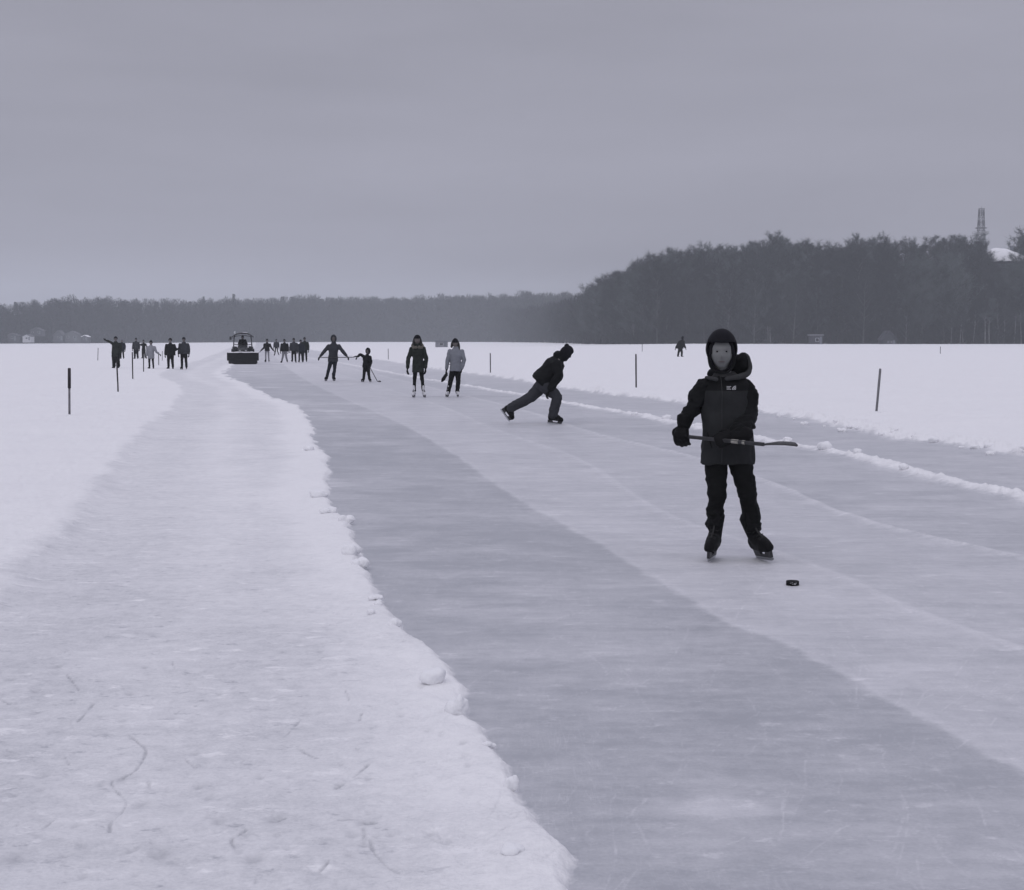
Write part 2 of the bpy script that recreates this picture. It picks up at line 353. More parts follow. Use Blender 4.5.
# world-space positions of class per face
ii, jj = np.meshgrid(np.arange(NR-1), np.arange(NC-1), indexing='ij')
a = ii*NC+jj; quads = np.stack([a, a+1, a+NC+1, a+NC], -1).reshape(-1, 4)
def fc(A): return A.reshape(-1)[quads[:, 0]]
F0, F1, F4, F5 = fc(d0), fc(d1), fc(d4), fc(d5)
cls = np.where(F0 < 0, 0, np.where(F1 < 0, 1, np.where(F5 > 0, 0, np.where(np.abs(F4) < 0.2, 3, 2))))
def ground_mat():
    m = bpy.data.materials.new('snow_and_ice'); t = nt(m); N = t.nodes; L = t.links
    out = N.new('ShaderNodeOutputMaterial'); b = N.new('ShaderNodeBsdfPrincipled'); L.new(b.outputs[0], out.inputs[0])
    def att(n):
        x = N.new('ShaderNodeAttribute'); x.attribute_name = n; return x.outputs['Fac']
    def mth(op, a_, b_=None, c_=None, cl=False):
        x = N.new('ShaderNodeMath'); x.operation = op; x.use_clamp = cl
        for i, v in enumerate((a_, b_, c_)):
            if v is None: continue
            if isinstance(v, (int, float)): x.inputs[i].default_value = v
            else: L.new(v, x.inputs[i])
        return x.outputs[0]
    geo = N.new('ShaderNodeNewGeometry')
    def nz(scale, det=5, ro=0.55, vec=None, sc=(1, 1, 1)):
        mp = N.new('ShaderNodeMapping'); mp.inputs['Scale'].default_value = sc; L.new(geo.outputs['Position'], mp.inputs['Vector'])
        x = N.new('ShaderNodeTexNoise'); x.inputs['Scale'].default_value = scale; x.inputs['Detail'].default_value = det; x.inputs['Roughness'].default_value = ro
        L.new(mp.outputs[0], x.inputs['Vector']); return x.outputs['Fac']
    n1 = nz(2.0, 6, .6); n2 = nz(14, 5, .6); n3 = nz(70, 4, .6); n4 = nz(0.35, 5, .6, sc=(1, 1.4, 1))
    mus = nz(1.0, 2)
    sn = att('snow'); frs = att('frost'); gr = att('groove')
    # frost modulated by scrape streaks
    f = mth('ADD', frs, mth('MULTIPLY', mth('SUBTRACT', n1, .5), .55))
    f = mth('ADD', f, mth('MULTIPLY', mth('SUBTRACT', n2, .5), .42))
    f = mth('ADD', f, mth('MULTIPLY', mth('SUBTRACT', n3, .5), .42))
    f = mth('ADD', f, mth('MULTIPLY', mth('SUBTRACT', nz(3.2, 9, .70, sc=(.6, 2.4, 1)), .5), .65), cl=True)
    sp = mth('MULTIPLY', mth('SUBTRACT', nz(4.5, 9, .74, sc=(1, 1.7, 1)), .575, cl=True), 9.0, cl=True)       # shaved snow dust
    f = mth('ADD', f, mth('MULTIPLY', sp, .36), cl=True)
    # thin pale and dark blade scratches in many directions
    scr = None
    for an, sc_ in ((1.25, 2.6), (1.8, 3.3), (.75, 2.9), (2.3, 3.6)):
        mp2 = N.new('ShaderNodeMapping'); mp2.inputs['Rotation'].default_value = (0, 0, an); mp2.inputs['Scale'].default_value = (sc_*9, sc_*.55, 1); L.new(geo.outputs['Position'], mp2.inputs['Vector'])
        q = N.new('ShaderNodeTexNoise'); q.inputs['Scale'].default_value = 1.0; q.inputs['Detail'].default_value = 2; q.inputs['Distortion'].default_value = .25; L.new(mp2.outputs[0], q.inputs['Vector'])
        l_ = mth('SUBTRACT', 1.0, mth('MULTIPLY', mth('ABSOLUTE', mth('SUBTRACT', q.outputs['Fac'], .5)), 55.0), cl=True)
        msk = mth('MULTIPLY', mth('SUBTRACT', nz(1.3+an*.2, 3, .5), .52, cl=True), 6.0, cl=True)
        l_ = mth('MULTIPLY', l_, msk)
        scr = l_ if scr is None else mth('MAXIMUM', scr, l_)
    f = mth('ADD', f, mth('MULTIPLY', scr, .14), cl=True)

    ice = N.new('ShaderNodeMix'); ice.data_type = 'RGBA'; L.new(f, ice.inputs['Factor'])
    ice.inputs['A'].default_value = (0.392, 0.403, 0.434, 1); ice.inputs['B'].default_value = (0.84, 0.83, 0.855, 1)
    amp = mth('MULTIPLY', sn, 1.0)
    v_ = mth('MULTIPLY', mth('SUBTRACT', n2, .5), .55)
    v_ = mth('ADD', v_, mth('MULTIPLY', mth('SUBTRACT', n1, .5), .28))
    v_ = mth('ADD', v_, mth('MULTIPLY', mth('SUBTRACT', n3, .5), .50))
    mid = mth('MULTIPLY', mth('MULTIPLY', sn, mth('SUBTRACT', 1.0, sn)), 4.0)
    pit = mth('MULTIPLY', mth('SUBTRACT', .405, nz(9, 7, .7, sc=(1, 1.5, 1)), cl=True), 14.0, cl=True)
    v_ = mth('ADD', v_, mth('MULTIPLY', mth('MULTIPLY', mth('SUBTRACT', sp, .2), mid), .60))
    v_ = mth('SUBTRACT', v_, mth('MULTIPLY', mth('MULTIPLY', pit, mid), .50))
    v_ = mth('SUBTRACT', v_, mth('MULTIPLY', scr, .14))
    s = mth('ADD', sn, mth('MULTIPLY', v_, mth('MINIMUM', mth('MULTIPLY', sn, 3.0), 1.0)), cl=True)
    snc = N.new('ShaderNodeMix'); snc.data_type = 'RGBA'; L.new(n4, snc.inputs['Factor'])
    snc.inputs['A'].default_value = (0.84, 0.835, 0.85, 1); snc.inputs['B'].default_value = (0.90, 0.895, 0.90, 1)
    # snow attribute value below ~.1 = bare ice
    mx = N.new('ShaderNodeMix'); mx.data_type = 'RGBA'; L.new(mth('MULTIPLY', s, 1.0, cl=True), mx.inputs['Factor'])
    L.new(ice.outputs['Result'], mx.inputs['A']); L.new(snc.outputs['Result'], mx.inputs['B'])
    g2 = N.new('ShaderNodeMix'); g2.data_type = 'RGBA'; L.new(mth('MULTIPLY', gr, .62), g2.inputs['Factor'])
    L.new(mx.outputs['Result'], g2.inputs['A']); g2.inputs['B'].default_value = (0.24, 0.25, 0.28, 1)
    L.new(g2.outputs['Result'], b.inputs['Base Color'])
    ro = N.new('ShaderNodeMapRange'); L.new(mth('ADD', sn, mth('MULTIPLY', f, .5)), ro.inputs['Value'])
    ro.inputs['To Min'].default_value = 0.42; ro.inputs['To Max'].default_value = 0.9
    L.new(ro.outputs[0], b.inputs['Roughness'])
    spv = N.new('ShaderNodeMapRange'); L.new(sn, spv.inputs['Value']); spv.inputs['To Min'].default_value = 0.35; spv.inputs['To Max'].default_value = 0.1
    L.new(spv.outputs[0], b.inputs['Specular IOR Level'])
    bp = N.new('ShaderNodeBump'); bp.inputs['Distance'].default_value = 0.02
    h = mth('ADD', mth('MULTIPLY', n2, 1.0), mth('MULTIPLY', n3, .45))
    L.new(h, bp.inputs['Height']); L.new(mth('MULTIPLY_ADD', sn, .45, .06), bp.inputs['Strength']); L.new(bp.outputs[0], b.inputs['Normal'])
    return m
GM = ground_mat()
for k, nm in enumerate(['snow_field', 'snow_path', 'ice_track', 'snow_ridge']):
    q = quads[cls == k]; used = np.unique(q); remap = np.zeros(len(verts), dtype=np.int64); remap[used] = np.arange(len(used))
    me = bpy.data.meshes.new(nm); me.vertices.add(len(used)); me.vertices.foreach_set('co', verts[used].astype(np.float32).ravel())
    q2 = remap[q]; me.loops.add(q2.size); me.loops.foreach_set('vertex_index', q2.ravel().astype(np.int32))
    me.polygons.add(len(q2)); me.polygons.foreach_set('loop_start', np.arange(0, q2.size, 4, dtype=np.int32))
    me.polygons.foreach_set('use_smooth', np.ones(len(q2), dtype=bool)); me.update(calc_edges=True); me.validate()
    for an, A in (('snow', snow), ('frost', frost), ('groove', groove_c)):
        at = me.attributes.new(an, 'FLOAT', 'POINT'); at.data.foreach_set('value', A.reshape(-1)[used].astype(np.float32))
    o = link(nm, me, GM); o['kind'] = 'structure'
def ground_z(x, y):
    i = np.searchsorted(rowsY, y); i = min(max(i, 0), NR-1)
    j = int(np.argmin(np.abs(Xg[i]-x))); return float(Z[i, j])

# ------------------------------------------------------------------ snow chunks along the crust
chunks = [(438, 690, .075, .045, 'large loaf shaped snow lump lying on the crust edge beside the dark ice'),
          (457, 719, .052, .048, 'round snow lump just in front of the large loaf shaped lump on the crust'),
          (376, 606, .045, .02, None), (371, 621, .03, .018, None), (398, 632, .05, .03, None), (318, 501, .09, .05, None), (329, 517, .07, .035, None),
          (346, 525, .06, .04, None), (352, 560, .075, .05, None), (361, 570, .06, .045, None), (309, 452, .08, .05, None), (380, 612, .03, .02, None),
          (491, 750, .022, .012, None), (513, 866, .04, .016, None), (511, 795, .025, .03, None), (487, 752, .02, .012, None)]
for i, (px, py, rx, rz, lab) in enumerate(chunks):
    g = G(px, py); gz = ground_z(g.x, g.y)
    bm = bmesh.new()
    for k in range(5):
        ellipsoid(bm, Vector((random.uniform(-.5, .5)*rx, random.uniform(-.3, .3)*rx, rz*.7+random.uniform(-.1, .3)*rz)), (rx*random.uniform(.4, .75), rx*random.uniform(.4, .6), rz*random.uniform(.6, .95)))
    me = remesh(bm, max(rx/12, .004), 2, wr=rx*0.10, wf=(3/rx*.5, 3/rx*.5, 3/rx*.5), seed=i*3.1)
    me.materials.append(SNOWM)
    o = link('snow_chunk', me); o.location = (g.x, g.y, gz-rz*.25)
    tag(o, lab or 'small snow lump lying on the ragged edge of the snow path beside the ice', 'snow lump', 'snow lumps on the crust edge' if not lab else None)
for i, (px, py) in enumerate([(667, 421), (634, 416), (935, 443), (842, 432), (880, 436), (700, 428), (780, 417), (990, 455), (825, 452), (905, 472), (805, 425)] + [(rr.uniform(560, 1020), None) for _ in range(34)]):
    if py is None:
        Yc = 6+rr.random()**.7*22; side = rr.random() < .7
        g = Vector(((C5 if side else C4)(np.array([Yc]))[0] + rr.uniform(-.15, .55 if side else .25), Yc, 0)); rx = random.uniform(.025, .075)
        if g.x/g.y > .37: continue
    else: g = G(px, py); rx = random.uniform(.06, .13)
    gz = ground_z(g.x, g.y)
    bm = bmesh.new()
    for k in range(4):
        ellipsoid(bm, Vector((random.uniform(-.5, .5)*rx, random.uniform(-.3, .3)*rx, rx*.4)), (rx*random.uniform(.4, .75), rx*random.uniform(.4, .6), rx*random.uniform(.4, .6)))
    me = remesh(bm, rx/8, 2, wr=rx*0.12, wf=(2/rx, 2/rx, 2/rx), seed=i); me.materials.append(SNOWM)
    o = link('snow_chunk', me); o.location = (g.x, g.y, gz-rx*.15)
    tag(o, 'small snow lump lying in the ploughed snow on the right of the track', 'snow lump', 'snow lumps in the ploughed snow on the right')

# ------------------------------------------------------------------ puck
def puck():
    bm = bmesh.new(); R = .0385
    prof = [(R*.93, 0), (R, .002), (R, .0225), (R*.95, .0254), (R*.55, .0254), (R*.5, .0248), (R*.3, .0248)]
    n = 40; prev = None
    for r, z in prof:
        vs = [bm.verts.new((r*math.cos(2*math.pi*i/n), r*math.sin(2*math.pi*i/n), z)) for i in range(n)]
        if prev:
            for i in range(n): bm.faces.new((prev[i], prev[(i+1) % n], vs[(i+1) % n], vs[i]))
        else: bm.faces.new(vs[::-1])
        prev = vs
    bm.faces.new(prev)
    o = obm('puck', bm, RUB); g = G(793.5, 586)
    o.location = (g.x, g.y+.03, ground_z(g.x, g.y)+.001); tag(o, 'black rubber ice hockey puck lying alone on the frosted ice', 'puck')
    bm = bmesh.new(); 
    for k in range(16):
        a = random.uniform(math.pi*1.35, math.pi*1.65); s = random.uniform(.0007, .0017)
        ellipsoid(bm, Vector((math.cos(a)*.0385, math.sin(a)*.0385, random.uniform(.004, .02))), (s*1.4, s*.6, s), seg=6, ring=4)
    obm('snow_dust', bm, SNOWM, o)
puck()

# ------------------------------------------------------------------ prototype meshes: skate, gloves
def skate_protos():
    bm = bmesh.new()
    tube(bm, [(.165, 0, .098), (.12, 0, .108), (.06, 0, .122), (.01, 0, .135), (-.02, 0, .18), (-.03, 0, .235), (-.032, 0, .275)],
         [.030, .040, .046, .048, .045, .048, .052], n=16, flat=.92, hint=Vector((0, 1, 0)), sub=3)
    tube(bm, [(-.06, 0, .095), (.02, 0, .09), (.10, 0, .088), (.17, 0, .086)], [.032, .034, .042, .030], n=14, flat=1.05, hint=Vector((0, 1, 0)))
    ellipsoid(bm, Vector((-.045, 0, .115)), (.042, .038, .045))
    tube(bm, [(.03, 0, .19), (.025, 0, .25), (.035, 0, .31)], [.025, .03, .022], n=10, flat=1.2)      # tongue
    boot = remesh(bm, .006, 3)
    for v in boot.vertices:
        if v.co.z < .064: v.co.z = .064
    boot.update()
    bm = bmesh.new()     # holder
    def prof(pts, th):
        f1 = [bm.verts.new((x, -th, z)) for x, z in pts]; f2 = [bm.verts.new((x, th, z)) for x, z in pts]
        bm.faces.new(f1); bm.faces.new(f2[::-1]); n = len(pts)
        for i in range(n): bm.faces.new((f1[i], f2[i], f2[(i+1) % n], f1[(i+1) % n]))
    prof([(-.085, .066), (-.075, .022), (.165, .022), (.18, .066), (.10, .066), (.085, .036), (.015, .036), (.0, .066)], .0085)
    bmesh.ops.recalc_face_normals(bm, faces=bm.faces)
    hold = bm2me(bm, 'holder', False)
    bm = bmesh.new()
    prof([(-.095, .012), (-.085, .003), (-.05, .0), (.14, .0), (.175, .006), (.185, .018), (.17, .024), (-.08, .024)], .0022)
    bmesh.ops.recalc_face_normals(bm, faces=bm.faces)
    blade = bm2me(bm, 'blade', False)
    bm = bmesh.new()
    for i in range(6):
        t = i/5; x = .10-.085*t + .018; z = .150+.10*t*t+.01*t - .004
        if i > 2: x = .055-.012*(i-2)+.002
        tube(bm, [(x, -.024, z-.004), (x+.006, 0, z+.004), (x, .024, z-.004)], [.003]*3, n=6)
    tube(bm, [(.118, 0, .152), (.08, 0, .175), (.062, 0, .20), (.04, 0, .235), (.028, 0, .265)], [.006]*5, n=6, sub=2)
    lace = remesh(bm, .002, 0)
    return boot, hold, blade, lace
SK = skate_protos()
SKW = SK[0].copy(); SKW.materials.clear()
SK[0].materials.append(BOOT); SKW.materials.append(WBOOT); SK[1].materials.append(HOLDER); SK[2].materials.append(STEEL); SK[3].materials.append(LACE)
def skate(parent, ground, ankle, toe, s=1.0, white=False, base=None, laces=True):
    up = (ankle-ground).normalized(); x = Vector(toe); x = (x - up*x.dot(up)).normalized(); y = up.cross(x)
    M = Matrix((x, y, up)).transposed().to_4x4() @ Matrix.Scale(s, 4)
    M.translation = ground - base
    o = link('skate', SKW if white else SK[0], None, parent); o.matrix_local = M
    link('blade_holder', SK[1], None, o); link('blade', SK[2], None, o)
    if laces: link('lace', SK[3], None, o)
    return o
def glove_proto(curl, vox=.0045, cuff=True, th=1.0):
    bm = bmesh.new()
    tube(bm, [(-.01, 0, 0), (.03, 0, .002), (.06, 0, .003), (.085, 0, 0)], [.030, .038, .043, .040], n=14, flat=.48, hint=Vector((0, 0, 1)))
    if cuff: tube(bm, [(-.075, 0, 0), (-.04, 0, 0), (0, 0, 0)], [.043, .040, .031], n=14, flat=.9, hint=Vector((0, 0, 1)))
    Ls = [.058, .070, .076, .068]
    for i in range(4):
        y = -.032+.0215*i; L = Ls[i]*1.05; a = curl*(1+.08*(3-i)); r = .0105*th
        p = Vector((.082, y, .0)); pts = [Vector((.06, y*.9, 0)), p]; ang = 0
        for fr_ in (.45, .32, .25):
            ang += a; p = p + Vector((math.cos(ang), 0, -math.sin(ang)))*L*fr_; pts.append(p)
        tube(bm, pts, [r*1.1, r*1.1, r*1.03, r*.98, r*.85], n=10, sub=2)
    c = min(curl, .9)
    tube(bm, [(.012, .018, -.006), (.035, .045, -.014), (.062, .058-.015*c, -.022-.02*c), (.085, .052-.035*c, -.03-.03*c)], [.014*th, .0135*th, .0125*th, .0105*th], n=10, sub=2)
    me = remesh(bm, vox, 2); me.materials.append(GLOVE); return me
GL_R = glove_proto(.38); GL_G = glove_proto(1.15)
def place_glove(parent, wrist, direction, back, base, s=1.0, mirror=False, mesh=None, mt=None):
    x = Vector(direction).normalized(); z = Vector(back); z = (z - x*z.dot(x)).normalized(); y = z.cross(x)
    if mirror: y = -y
    sc3 = s if isinstance(s, tuple) else (s, s, s)
    M = Matrix((x, y, z)).transposed().to_4x4() @ Matrix.Diagonal((*sc3, 1)); M.translation = wrist - base
    o = link('glove', mesh or GL_R, None, parent); o.matrix_local = M
    return o

# ------------------------------------------------------------------ people
def frame(fd, up=Vector((0, 0, 1))):
    f = Vector(fd).normalized(); r = f.cross(up).normalized(); u = r.cross(f).normalized()
    return Matrix((r, f, u)).transposed()        # x right of person, y forward, z up
def head_bm(bm, c, R, s):
    M0 = len(bm.verts)
    r = bmesh.ops.create_uvsphere(bm, u_segments=40, v_segments=28, radius=1.0)
    for v in r['verts']:
        x, y, z = v.co
        X, Y_, Z_ = x*.074, y*.092, z*.112
        if z < 0:
            X *= 1-.20*(-z)**1.8
            if y > 0: Y_ = Y_*(1-.08*(-z))
            else: Y_ *= 1-.35*(-z)
        if y > .3:
            Y_ -= .006*math.exp(-((abs(X)-.030)/.014)**2-((Z_-.010)/.012)**2)*1.6      # eye sockets
            Y_ += .006*math.exp(-(X/.045)**2-((Z_-.032)/.012)**2)                         # brow
            Y_ += .020*math.exp(-(X/.010)**2)*math.exp(-((Z_+.022)/.016)**2)              # nose
            Y_ += .010*math.exp(-(X/.008)**2)*math.exp(-((Z_+.004)/.016)**2)
            Y_ += .006*math.exp(-(X/.022)**2-((Z_+.056)/.010)**2)                         # lips
            Y_ += .010*math.exp(-(X/.022)**2-((Z_+.092)/.016)**2)                         # chin
        v.co = c + R @ (Vector((X, Y_, Z_))*s)
    for sx in (-1, 1):
        ellipsoid(bm, c + R @ (Vector((sx*.075, -.005, -.005))*s), (.010*s, .018*s, .030*s), R)
def shell_bm(bm, c, R, rx, ry, rz, keep, taper=0, seg=48, ring=32):
    """open ellipsoid shell in head frame; keep(x,y,z) in metres decides which faces stay"""
    r = bmesh.ops.create_uvsphere(bm, u_segments=seg, v_segments=ring, radius=1.0)
    dele = []
    fs = {f for v in r['verts'] for f in v.link_faces}
    for v in r['verts']:
        x, y, z = v.co
        t = 1-taper*max(0, -z)**1.5
        v.co = Vector((x*rx*t, y*ry*t, z*rz))
    for f in fs:
        if not keep(*f.calc_center_median()): dele.append(f)
    bmesh.ops.delete(bm, geom=dele, context='FACES')
    for v in bm.verts: pass
    return r
def shell_me(c, R, rx, ry, rz, keep, taper=0, th=.012, base=None, sub=1):
    bm = bmesh.new(); shell_bm(bm, c, R, rx, ry, rz, keep, taper)
    me = modeval(bm, [('SMOOTH', dict(factor=.5, iterations=2)), ('SOLIDIFY', dict(thickness=th, offset=-1)), ('SUBSURF', dict(levels=sub))])
    me.transform(R.to_4x4()); me.transform(Matrix.Translation(c - (base or Vector())))
    me.polygons.foreach_set('use_smooth', [True]*len(me.polygons)); return me

def person(px, py, H, label, group=None, fd=(0, -1, 0), J=None, jacket=BLACK, trous=TROUS, hat='beanie', hatm=KNIT, hair=False, white=False, vox=.018,
           hem=.43, wide=1.0, legw=1.0, hood=None, scarf=None, arms=(1, 1), cat='person', toes=None, fur=False, skin=FARSKIN, bulk=1.0, skates=True, base=None, ground=None, name='person', pom=False):
    """J: joint overrides, each (px,py,depth) in the photograph's frame at this person's distance, or a Vector of world coordinates"""
    base = base or G(px, py)
    base = Vector((base.x, base.y, 0)) if base.z == 0 else base
    Yb = base.y
    D = dict(head=(0, 0, .925), neck=(0, .01, .835), sl=(-.115, .01, .795), sr=(.115, .01, .795), el=(-.15, .03, .635), er=(.15, .03, .635), hl=(-.158, -.03, .49), hr=(.158, -.03, .49),
             pel=(0, 0, .52), hpl=(-.052, 0, .50), hpr=(.052, 0, .50), kl=(-.062, -.02, .305), kr=(.062, -.02, .305), al=(-.068, .01, .115), ar=(.068, .01, .115), gl=(-.07, 0, 0), gr=(.07, 0, 0))
    Q = {k: base + Vector(v)*H for k, v in D.items()}
    for k, v in (J or {}).items():
        if isinstance(v, Vector): Q[k] = v
        else: Q[k] = P(v[0], v[1], Yb + (v[2] if len(v) > 2 else 0))
    s = H/1.72
    root = empty(name, base, label, cat, group)
    B = base
    fdv = Vector(fd).normalized(); R = frame(fdv)
    lat = (Q['sr']-Q['sl']); lat = lat.normalized()
    axis = (Q['neck']-Q['pel']).normalized(); dep = axis.cross(lat).normalized()
    # --- body, one continuous surface
    bm = bmesh.new()
    hs = s*1.0 if H > 1.5 else s*1.12
    head_bm(bm, Q['head'], frame(fdv), hs)
    tube(bm, [Q['head']-Vector((0, 0, .05))*hs, Q['neck'], Q['neck']-axis*.08*s], [.055*s, .058*s, .07*s], n=12)
    ch = Q['neck']*.68+Q['pel']*.32
    loft(bm, [(Q['pel']-axis*.06*s, lat*.11*s, dep*.085*s), (Q['pel']+axis*.04*s, lat*.145*s, dep*.10*s), (Q['neck']*.4+Q['pel']*.6, lat*.125*s, dep*.085*s), (ch, lat*.15*s, dep*.10*s),
              (Q['neck']-axis*.05*s, lat*.14*s, dep*.075*s), (Q['neck']+axis*.01*s, lat*.06*s, dep*.055*s)], 16)
    for a_ in 'lr':
        tube(bm, [Q['s'+a_], Q['e'+a_], Q['h'+a_]], [.042*s, .032*s, .022*s], n=10, sub=3)
        hd = (Q['h'+a_]-Q['e'+a_]).normalized(); tube(bm, [Q['h'+a_], Q['h'+a_]+hd*.06*s], [.020*s, .014*s], n=10)
        tube(bm, [Q['hp'+a_], Q['k'+a_], Q['a'+a_]], [.055*s, .040*s, .028*s], n=12, sub=3)
        tube(bm, [Q['a'+a_], Q['a'+a_]*.5+Q['g'+a_]*.5], [.028*s, .026*s], n=10)
    link('body', remesh(bm, max(vox*.8, .008), 2, off=B), skin, root)
    # --- jacket
    bm = bmesh.new()
    w = wide*bulk
    legw = legw*(1+(bulk-1)*.4)
    hp = Q['pel'] + axis*((hem-.50)*H)
    lo = Q['pel']
    rings = [(hp, lat*.170*s*w, dep*.125*s*bulk)]
    if (lo-hp).dot(axis) > .02: rings.append((lo, lat*.168*s*w, dep*.13*s*bulk))
    rings += [(lo*.6+Q['neck']*.4, lat*.150*s*w, dep*.12*s*bulk), (lo*.3+Q['neck']*.7, lat*.175*s*bulk, dep*.128*s*bulk), (Q['neck']-axis*.050*s, lat*.140*s*bulk, dep*.095*s*bulk), (Q['neck']-axis*.01*s, lat*.095*s, dep*.08*s), (Q['neck']+axis*.05*s, lat*.072*s, dep*.068*s)]
    loft(bm, rings, 20)
    for a_ in 'lr':
        S_, E_, W_ = Q['s'+a_], Q['e'+a_], Q['h'+a_]
        S_ = S_ - axis*.012*s
        tube(bm, [S_, S_*.5+E_*.5, E_, W_*.5+E_*.5, W_], [.068*s*bulk, .064*s*bulk, .060*s*bulk, .054*s*bulk, .048*s*bulk], n=12, sub=2)
    if hood == 'down':
        bk = -fdv
        ellipsoid(bm, Q['neck']+bk*.08*s+axis*.02*s, (.11*s, .07*s, .07*s), R)
    if hood == 'hump':
        ellipsoid(bm, Q['neck']-fdv*.085*s+axis*.035*s, (.085*s, .085*s, .08*s), R)
    me = remesh(bm, vox, 3, wr=.010*s, wf=(7, 7, 12), seed=px, off=B)
    link('jacket', me, jacket, root)
    # --- trousers
    bm = bmesh.new()
    loft(bm, [(Q['pel']-axis*.07*s, lat*.10*s, dep*.10*s), (Q['pel']-axis*.0*s, lat*.15*s, dep*.115*s), (Q['pel']+axis*.09*s, lat*.135*s, dep*.10*s)], 16)
    for a_ in 'lr':
        A_, K_, H_, G_ = Q['a'+a_], Q['k'+a_], Q['hp'+a_], Q['g'+a_]
        tube(bm, [H_, H_*.45+K_*.55, K_, K_*.4+A_*.6, A_, A_*.75+G_*.25], [.095*s*legw, .082*s*legw, .070*s*legw, .064*s*legw, .062*s*legw, .058*s*legw], n=14, sub=2)
    link('trousers', remesh(bm, vox, 3, wr=.008*s, wf=(9, 9, 14), seed=px+5, off=B), trous, root)
    # --- head wear
    RH = frame(fdv)
    if hat == 'beanie':
        me = shell_me(Q['head']+Vector((0, 0, .018))*hs, RH, .090*hs, .106*hs, .122*hs, lambda x, y, z: z > (.012*hs if y > .02 else -.05*hs), base=B, th=.014*hs)
        o = link('hat', me, hatm, root)
        if pom:
            bm = bmesh.new(); ellipsoid(bm, Q['head']+RH @ (Vector((0, -.02, .140))*hs), (.045*hs, .045*hs, .040*hs)); obm('pompom', bm, hatm, o, B)
    elif hat == 'hood':
        me = shell_me(Q['head']+Vector((0, 0, -.005))*hs, RH, .108*hs, .122*hs, .150*hs, lambda x, y, z: not (y > 0 and (x/(.068*hs))**2+((z+.01*hs)/(.095*hs))**2 < 1), taper=.15, base=B, th=.015*hs)
        o = link('hood', me, hatm, root)
        if pom:
            bm = bmesh.new(); ellipsoid(bm, Q['head']+RH @ (Vector((0, -.055, .105))*hs), (.045*hs, .050*hs, .050*hs)); link('hat_top', bm2me(bm, 'hat_top', True, B), hatm, o)
    elif hat == 'trapper':
        me = shell_me(Q['head']+Vector((0, 0, .02))*hs, RH, .100*hs, .115*hs, .125*hs, lambda x, y, z: z > (.03*hs if y > .02 else -.05*hs), base=B, th=.02*hs)
        o = link('hat', me, hatm, root)
        if pom:
            bm = bmesh.new(); ellipsoid(bm, Q['head']+RH @ (Vector((0, -.045, .135))*hs), (.052*hs, .052*hs, .045*hs)); obm('pompom', bm, hatm, o, B)
    if hair:
        bm = bmesh.new()
        for sx in (-1, 1):
            c = Q['head']; l = [c+RH @ (Vector(p)*hs) for p in ((sx*.06, -.03, .06), (sx*.088, .0, -.02), (sx*.10, .02, -.10), (sx*.10, .05, -.19), (sx*.085, .07, -.26))]
            if hair == 'side' and sx*R.col[0].x < 0: l = l[:3]
            tube(bm, l, [.03*hs, .035*hs, .036*hs, .03*hs, .012*hs][:len(l)], n=10, sub=2)
        ellipsoid(bm, Q['head']+RH @ (Vector((0, -.03, .0))*hs), (.085*hs, .075*hs, .11*hs), RH)
        link('hair', remesh(bm, max(vox*.6, .008), 2, wr=.006, wf=(40, 40, 8), off=B), HAIR, root)
    if fur:
        bm = bmesh.new(); c = Q['neck']+axis*.02*s; pts = []
        for i in range(13):
            a_ = math.pi*(-.42+1.84*i/12); pts.append(c + R @ Vector((math.cos(a_)*.125*s, -math.sin(a_)*.095*s+.01, (-.075 if math.sin(a_) < -.2 else -.01)*s)))
        tube(bm, pts, [.042*s]*13, n=10, sub=2)
        link('fur_collar', remesh(bm, .010, 1, wr=.02, wf=(45, 45, 45), off=B), FUR, root)
    if scarf:
        bm = bmesh.new(); c = Q['neck']+axis*.03*s
        pts = [c + R @ Vector((math.cos(i*math.pi/6)*.075*s, math.sin(i*math.pi/6)*.07*s, 0)) for i in range(13)]
        tube(bm, pts, [.028*s]*13, n=8); link('scarf', remesh(bm, .012, 2, off=B), scarf, root)
    # --- hands and feet
    for a_ in 'lr':
        d_ = (Q['h'+a_]-Q['e'+a_])
        gx = -1 if a_ == 'l' else 1
        bk = Vector((gx, -.3, .1))
        person_right = (R.col[0].x*gx) > 0
        place_glove(root, Q['h'+a_]+d_.normalized()*.03*s, d_, bk, B, s*(1.05 if H > 1.5 else 1.1), mirror=person_right)
        if skates:
            tv = (toes or {}).get(a_, Vector(fdv)+Vector((gx*.25, 0, 0)))
            skate(root, Q['g'+a_], Q['a'+a_], tv, s*1.0, white, B, laces=H*F/Yb > 60)
        else:
            bm = bmesh.new(); tv = Vector(fdv)
            tube(bm, [Q['a'+a_], Q['g'+a_]+Vector((0, 0, .06))*s, Q['g'+a_]+Vector((0, 0, .045))*s+tv*.15*s], [.05*s, .055*s, .042*s], n=10)
            link('boot', remesh(bm, .015, 2, off=B), BOOT, root)
    return root, Q

